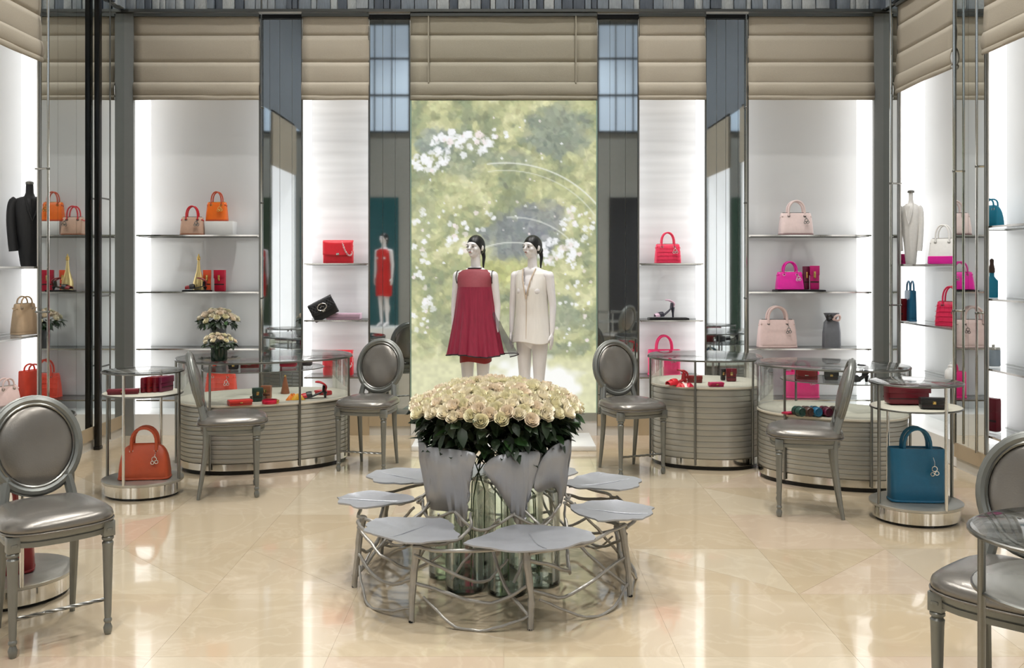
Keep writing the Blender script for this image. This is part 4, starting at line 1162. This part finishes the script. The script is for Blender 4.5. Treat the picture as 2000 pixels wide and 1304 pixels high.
# left narrow niche
flapbag('red flap handbag with a pale chain on the slim left niche shelf', BL(661, 1.63), .05, .29, .215, .09, lth('bright_red', (232, 40, 56)), mat('pale_chain', (240, 206, 204), .3, .4))
wallet('pale pink clutch lying flat under the tilted black bag', BL(672, 1.09, .16), .0, .33, .15, .055, C_lilac, clasp=False, name='clutch_bag', cat='clutch bag')
flapbag('black quilted handbag with a silver emblem, tilted on the slim left niche shelf', BL(640, 1.115, .08), 0, .245, .175, .08, C_black, None, tip=(0, math.radians(-27), .12), emblem=True, quilt=True)
flapbag('red flap handbag on the lowest slim shelf beside the left picture chair', BL(661, .55), 0, .29, .235, .10, lth('bright_red', (232, 40, 56)), mat('pale_chain', (240, 206, 204), .3, .4))
# right narrow niche
handbag('pink-red quilted handbag on the top slim shelf right of the picture', BL(1304, 1.63), 0, .25, .185, .12, lth('pinkred', (238, 52, 92)), hh=.115, quilt=True)
tray('black tray under the sandal in the slim right niche', BL(1305, 1.09), .38, .16)
pump('black and pink high-heeled sandal on a black tray', BL(1297, 1.106), 0.15, lth('navy', (38, 36, 52)), .19, .10, C_lilac)
handbag('large hot pink handbag on the lowest slim shelf behind the round counter', BL(1297, .55), 0, .31, .245, .14, C_pink, hh=.14, style='tote')
# right wide niche
handbag('pale pink handbag on the top shelf of the right back niche', BL(1554, 1.90), 0, .32, .215, .15, C_pale, hh=.12, metal=M_steel, base=lth('mauve', (126, 92, 92)))
tray('black tray holding the magenta handbag', BL(1560, 1.36), .46, .2)
handbag('magenta handbag on a black tray in the right back niche', BL(1542, 1.376), 0, .26, .17, .13, C_mag, hh=.10)
wallet('dark plum wallet standing beside the magenta handbag', BL(1574, 1.376, .2), .2, .06, .035, .22, C_plum)
wallet('dark fuchsia wallet standing at the right end of the black tray', BL(1591, 1.376, .16), -.25, .085, .04, .225, lth('fuchsia', (190, 22, 110)))
handbag('large blush handbag with tall handles on the third right niche shelf', BL(1517, .82), 0, .37, .265, .17, C_blush, hh=.13, metal=M_steel)
pv = thing('gift_pouch', 'slate grey pouch tied with a pink and black bow', 'pouch', BL(1624, .82))
MB().rings([[(x * a, y * b, z) for x, y in srect(.17, .10, 24, 4)] for z, a, b in ((0, .96, .95), (.01, 1, 1), (.14, .97, .92), (.24, .82, .8), (.27, .55, .6), (.30, .7, .75), (.33, .86, .8))]).build('body', C_grey, pv)
for s in (-1, 1):
    MB().tube(cr([(0, -.045, .275), (s * .03, -.07, .31), (s * .06, -.06, .30), (s * .05, -.055, .26), (0, -.045, .27)], 4), .011, 6).build('bow_loop', C_black if s < 0 else C_blush, pv)
MB().ell((0, -.05, .275), (.016, .014, .016), 10, 8).build('bow_knot', C_blush, pv)
handbag('magenta tote on the lowest shelf behind the low right counter', BL(1565, .335), 0, .33, .25, .14, lth('rosepink', (240, 40, 130)), style='tote', hh=.11)
# dress forms and side niches
def dress_form(label, loc, m, rz, sw=1.0):
    t = thing('dress_form', label, 'dress form', loc, rz)
    prof = [(0, .060, .05), (.02, .065, .055), (.15, .082, .065), (.28, .10, .075), (.38, .108, .08), (.46, .116, .078), (.505, .114, .07), (.53, .10, .06), (.545, .07, .048), (.557, .038, .036), (.585, .028, .03), (.65, .026, .028)]
    prof = [(z, a * sw, b * sw) for z, a, b in prof]
    MB().rings([[(a * math.cos(6.283 * i / 24), b * math.sin(6.283 * i / 24), z) for i in range(24)] for z, a, b in prof]).build('torso', m, t)
    MB().lathe([(.028, .65), (.031, .655), (.03, .67), (.012, .68)], 16).build('neck_cap', M_steel, t)
    MB().tube([(0, -.07 * sw, .12), (0, -.083 * sw, .4), (0, -.07 * sw, .53)], .003, 5).build('seam', m, t)
    for s in (-1, 1):
        MB().tube(cr([(s * .085 * sw, 0, .525), (s * .118 * sw, 0, .49), (s * .13 * sw, -.01, .36), (s * .122 * sw, -.02, .20), (s * .115 * sw, -.025, .12)], 4), [.012] + [.034 * sw] * 3 + [.033 * sw] * 13, 10).build('sleeve', m, t)
        MB().tube(cr([(0, -.088 * sw, .36), (s * .03 * sw, -.088 * sw, .45), (s * .042 * sw, -.05 * sw, .552)], 4), .008 * sw, 6).build('lapel', m, t)
    return t
def SL(side, px, z, v=.16):
    X = SX + v; return wpos(side, X * F / abs(px - CX), v, z)
dress_form('black dress form on the top shelf at the left edge', SL('L', 58, 1.6, .17), lth('jet', (30, 30, 32), .6), .7, 1.05)
wallet('dark red wallet standing beside the black dress form', SL('L', 66, 1.6, .2), 1.2, .07, .04, .15, C_burg)
handbag('camel tall handbag on the middle shelf at the left edge', SL('L', 48, 1.07, .14), 1.2, .20, .24, .11, C_cam, hh=.06, charm=False)
wallet('dark burgundy wallet beside the camel handbag', SL('L', 64, 1.07, .2), 1.2, .06, .04, .14, C_burg)
handbag('orange-red tote on the lowest shelf at the left edge', SL('L', 62, .56, .14), 1.3, .22, .22, .10, C_coral, style='tote', hh=.05, charm=False)
handbag('blush pink handbag cut off by the left edge, lowest shelf', SL('L', 12, .56, .14), 1.2, .2, .14, .11, C_blush, hh=.06, charm=False)
dress_form('white dress form on the top shelf of the right side niche', SL('R', 1779, 1.62, .12), C_white, -.7, .72)
wb = handbag('white handbag with a magenta base in the right side niche', SL('R', 1843, 1.62, .14), -.85, .235, .215, .12, C_white, hh=.12, charm=False, base=C_mag)
wallet('magenta box beside the white dress form', SL('R', 1762, 1.62, .08), -1.2, .07, .05, .09, lth('fuchsia', (190, 22, 110)))
MAGB = MB().rings([[(x * k, y * k, z) for x, y in srect(.235, .12, 28)] for k, z in ((1.012, .004), (1.03, .01), (1.015, .064), (.97, .067))], False, False)
MAGB.build('base_band', C_mag, wb)
handbag('flat teal handbag standing edge-on in the right side niche', SL('R', 1778, 1.10, .12), -1.75, .24, .28, .07, C_teal, style='tote', hh=.09, charm=False)
wallet('burgundy wallet beside the flat teal handbag', SL('R', 1763, 1.10, .06), -1.3, .07, .05, .20, C_dred)
handbag('crimson quilted handbag in the right side niche', SL('R', 1857, 1.10, .14), -.8, .23, .205, .13, lth('cerise', (206, 26, 74)), hh=.13, quilt=True, metal=M_steel)
vw = thing('porcelain_vase', 'small white lidded vase low in the right side niche', 'vase', SL('R', 1857, .63, .14))
MB().lathe([(.03, 0), (.034, .006), (.05, .05), (.042, .1), (.02, .125), (.022, .135)], 20).build('body', C_white, vw)
MB().lathe([(.023, .135), (.02, .145), (.006, .15), (.008, .165), (.002, .17)], 16).build('lid', C_white, vw)
handbag('turquoise handbag on the top shelf at the right edge', SL('R', 1934, 1.90, .14), -1.2, .2, .17, .10, C_cyan, style='dome', hh=.05, charm=False)
bt = thing('perfume_bottle', 'turquoise bottle with a dark stopper at the right edge', 'bottle', SL('R', 1937, 1.36, .14))
MB().rings([[(x * a, y * a, z) for x, y in srect(.085, .05, 24, 4)] for z, a in ((0, .95), (.008, 1), (.13, 1), (.15, .6), (.165, .4), (.19, .4))]).build('glass', C_cyan, bt)
MB().lathe([(.018, .19), (.022, .195), (.022, .22), (.014, .26), (.016, .29), (.004, .30)], 16).build('stopper', C_choc, bt)
gv = thing('glass_jar', 'pale blue-grey jar on the third shelf at the right edge', 'jar', SL('R', 1940, .84, .14))
MB().lathe([(.045, 0), (.05, .006), (.05, .12), (.046, .125), (.04, .12)], 24).build('body', mat('blue_grey_glaze', (176, 190, 204), .25), gv)
MB().lathe([(.048, .125), (.05, .13), (.046, .145), (.01, .15), (.012, .162), (.003, .168)], 20).build('lid', M_silv, gv)
wallet('tall burgundy box on the lowest shelf at the right edge', SL('R', 1938, .34, .14), -1.2, .12, .06, .25, C_burg, clasp=False, name='gift_box', cat='box')

# on the counters and stands
def on(base, dx, dy, z, yaw=0): 
    M_ = Matrix.Translation(base.location) @ Matrix.Rotation(base.rotation_euler.z, 4, 'Z') @ Vector((dx, dy, 0)); return (M_.x, M_.y, z)
def PZ(px, py, z):           # point at height z under a picture position
    Y = F * (CH - z) / (py - HY); return ((px - CX) / F * Y, Y, z)
wallet('open coral wallet on the long counter deck', PZ(468, 790, .542), .5, .17, .11, .035, lth('tomato', (196, 50, 42)))
wallet('brown wallet lying behind the open coral wallet', PZ(505, 780, .542), -.3, .10, .08, .025, C_choc)
wallet('dark green box standing on the long counter deck', PZ(503, 783, .542), .3, .08, .06, .10, C_green, name='gift_box', cat='box')
wallet('brown croc wallet standing next to the dark green box', PZ(521, 778, .542), -.1, .075, .05, .10, C_tan)
def bangle(label, loc, R, m, n=1):
    t = thing('rolled_belt', label, 'belt', loc)
    P = [((R - .006 * i / 24) * math.cos(6.283 * i / 24), (R - .006 * i / 24) * math.sin(6.283 * i / 24), .016) for i in range(24 * 2 + 1)]
    MB().tube(P, .009, 6, sq=(1.7, .4)).build('strap', m, t)
    MB().box(R - .008, R + .010, -.014, .014, .002, .03, .002).build('buckle', M_gold, t)
bangle('rolled dark red belt on the long counter deck', PZ(527, 788, .542), .06, C_crim)
co = thing('cone_ornament', 'small tan cone ornament on the long counter deck', 'ornament', PZ(557, 768, .542))
MB().lathe([(.035, 0), (.037, .006), (.020, .09), (.008, .14)], 20).build('cone', C_tan, co); MB().ell((0, 0, .145), (.01, .01, .01), 10, 8).build('ball', M_gold, co)
def scarf(label, loc, cols, s=1.0, seed=1):
    t = thing('folded_scarf', label, 'scarf', loc)
    q = random.Random(seed)
    for k, m in enumerate(cols):
        def fn(u, v):
            a = u * 6.283; r = (.055 + .02 * math.sin(3 * a + seed + k)) * s * (1 - .9 * v)
            return ((k - .5 * (len(cols) - 1)) * .05 * s + r * math.cos(a), r * .8 * math.sin(a), .045 * s * math.sin(v * 1.57) * (1 + .25 * math.sin(5 * a + k)))
        MB().grid(fn, 20, 6).build('fold', m, t, ang=80)
scarf('orange and yellow folded scarf on the long counter deck', PZ(577, 780, .542), [C_oran2, lth('yellow', (232, 172, 40))], .9, 2)
pump('black and red sandal at the right end of the long counter deck', PZ(612, 777, .542), .3, C_black, .2, .05, C_red)
wallet('red pouch at the far end of the long counter deck', PZ(632, 770, .542), -.5, .13, .07, .03, C_red)
flapbag('small dark red bag on the inner glass shelf of the long counter', (-2.10, 7.62, .762), .2, .15, .075, .06, C_dred)
wallet('black pouch on the inner glass shelf of the long counter', (-2.2, 7.5, .762), .2, .08, .05, .05, C_black)
wallet('red box on the inner glass shelf of the long counter', (-1.80, 7.70, .762), .1, .14, .07, .085, C_crim, name='gift_box', cat='box')
wallet('black box beside the red box in the long counter', (-1.66, 7.78, .762), .1, .085, .06, .08, C_black, name='gift_box', cat='box')
# round counter right of the picture
pump('red sandal on the round counter deck', PZ(1322, 752, .657), .4, C_red, .17, .04)
scarf('crumpled pink and red scarf on the round counter deck', PZ(1338, 755, .657), [C_red, C_blush, C_crim], .6, 5)
wallet('dark red wallet lying on the round counter deck', PZ(1357, 746, .657), -.2, .12, .08, .05, C_dred)
wallet('pink flat wallet at the right of the round counter deck', PZ(1398, 754, .657), .1, .11, .07, .028, C_pink)
wallet('black box standing on the round counter deck', PZ(1412, 742, .657), .1, .035, .04, .09, C_black, name='gift_box', cat='box')
wallet('burgundy box standing on the round counter deck', PZ(1428, 744, .657), -.1, .08, .05, .10, C_burg, name='gift_box', cat='box')
# low right counter
ROLL = [(1560, C_green, 'dark green'), (1576, C_choc, 'brown'), (1592, C_teal, 'blue'), (1612, C_plum, 'plum'), (1632, C_choc, 'near-black')]
for px, m, nm in ROLL:
    t = thing('rolled_wallet', '%s rolled leather pouch in the row on the low counter' % nm, 'pouch', PZ(px, 812, .522), .25, 'rolled pouches')
    r = .034
    MB().rings([[(r * k * math.cos(6.283 * i / 20), y, r + r * k * math.sin(6.283 * i / 20) * 1.0) for i in range(20)] for y, k in ((-.045, .55), (-.05, .85), (-.042, 1.0), (.042, 1.0), (.05, .85), (.045, .55))]).build('roll', m, t)
    MB().tube([(r * 1.02 * math.cos(6.283 * i / 20), 0, r + r * 1.02 * math.sin(6.283 * i / 20)) for i in range(20)], .004, 5, closed=True, ).build('strap', C_black, t)
    MB().tube([(r * .5 * math.cos(6.283 * i / 16), -.047, r + r * .5 * math.sin(6.283 * i / 16)) for i in range(16)], .003, 5, closed=True).build('end_ring', m, t)
wallet('flat raspberry card case at the left of the low counter', PZ(1543, 808, .522), .4, .10, .07, .012, lth('raspberry', (176, 30, 70)), clasp=False)
flapbag('dark red bag on the inner shelf of the low right counter', (2.30, 7.0, .742), -.3, .16, .085, .07, C_dred)
wallet('black pouch beside the dark red bag on the low counter shelf', (2.47, 6.95, .742), -.3, .10, .06, .06, C_black)
pump('black pump on the inner shelf behind the profile chair', (2.62, 6.82, .742), .3, C_black, .16, .05)
# left stand
wallet('flat burgundy pouch on the middle shelf of the left stand', (-2.64, 6.40, .717), .25, .20, .09, .028, C_burg)
for k in range(4):
    wallet(('%s burgundy wallet of the upright row on the left stand' % ('first', 'second', 'third', 'last')[k]), (-2.51 + k * .038, 6.50 + k * .012, .717), 1.25, .13, .028, .10, [C_burg, C_dred, C_burg, C_plum][k], clasp=False, group='upright wallets on the left stand')
handbag('orange-brown domed handbag with a silver charm on the left stand', (-2.515, 6.46, .118), .12, .345, .245, .15, C_rust, style='dome', hh=.115, metal=M_silv)
# right stand
handbag('large teal tote with a silver charm on the right stand', (2.61, 5.84, .118), -.08, .335, .335, .14, C_teal, style='tote', hh=.13)
wallet('large burgundy box on the middle shelf of the right stand', (2.585, 5.92, .717), -.05, .26, .12, .125, C_burg, clasp=False, name='gift_box', cat='box')
wallet('black rounded clutch before the large burgundy box', (2.66, 5.72, .717), -.15, .15, .07, .065, C_black, name='clutch_bag', cat='clutch bag')
handbag('dark red handbag on the stand behind the nearest chair', (-2.45, 4.46, .118), .4, .32, .33, .15, C_dred, style='dome', hh=.14)
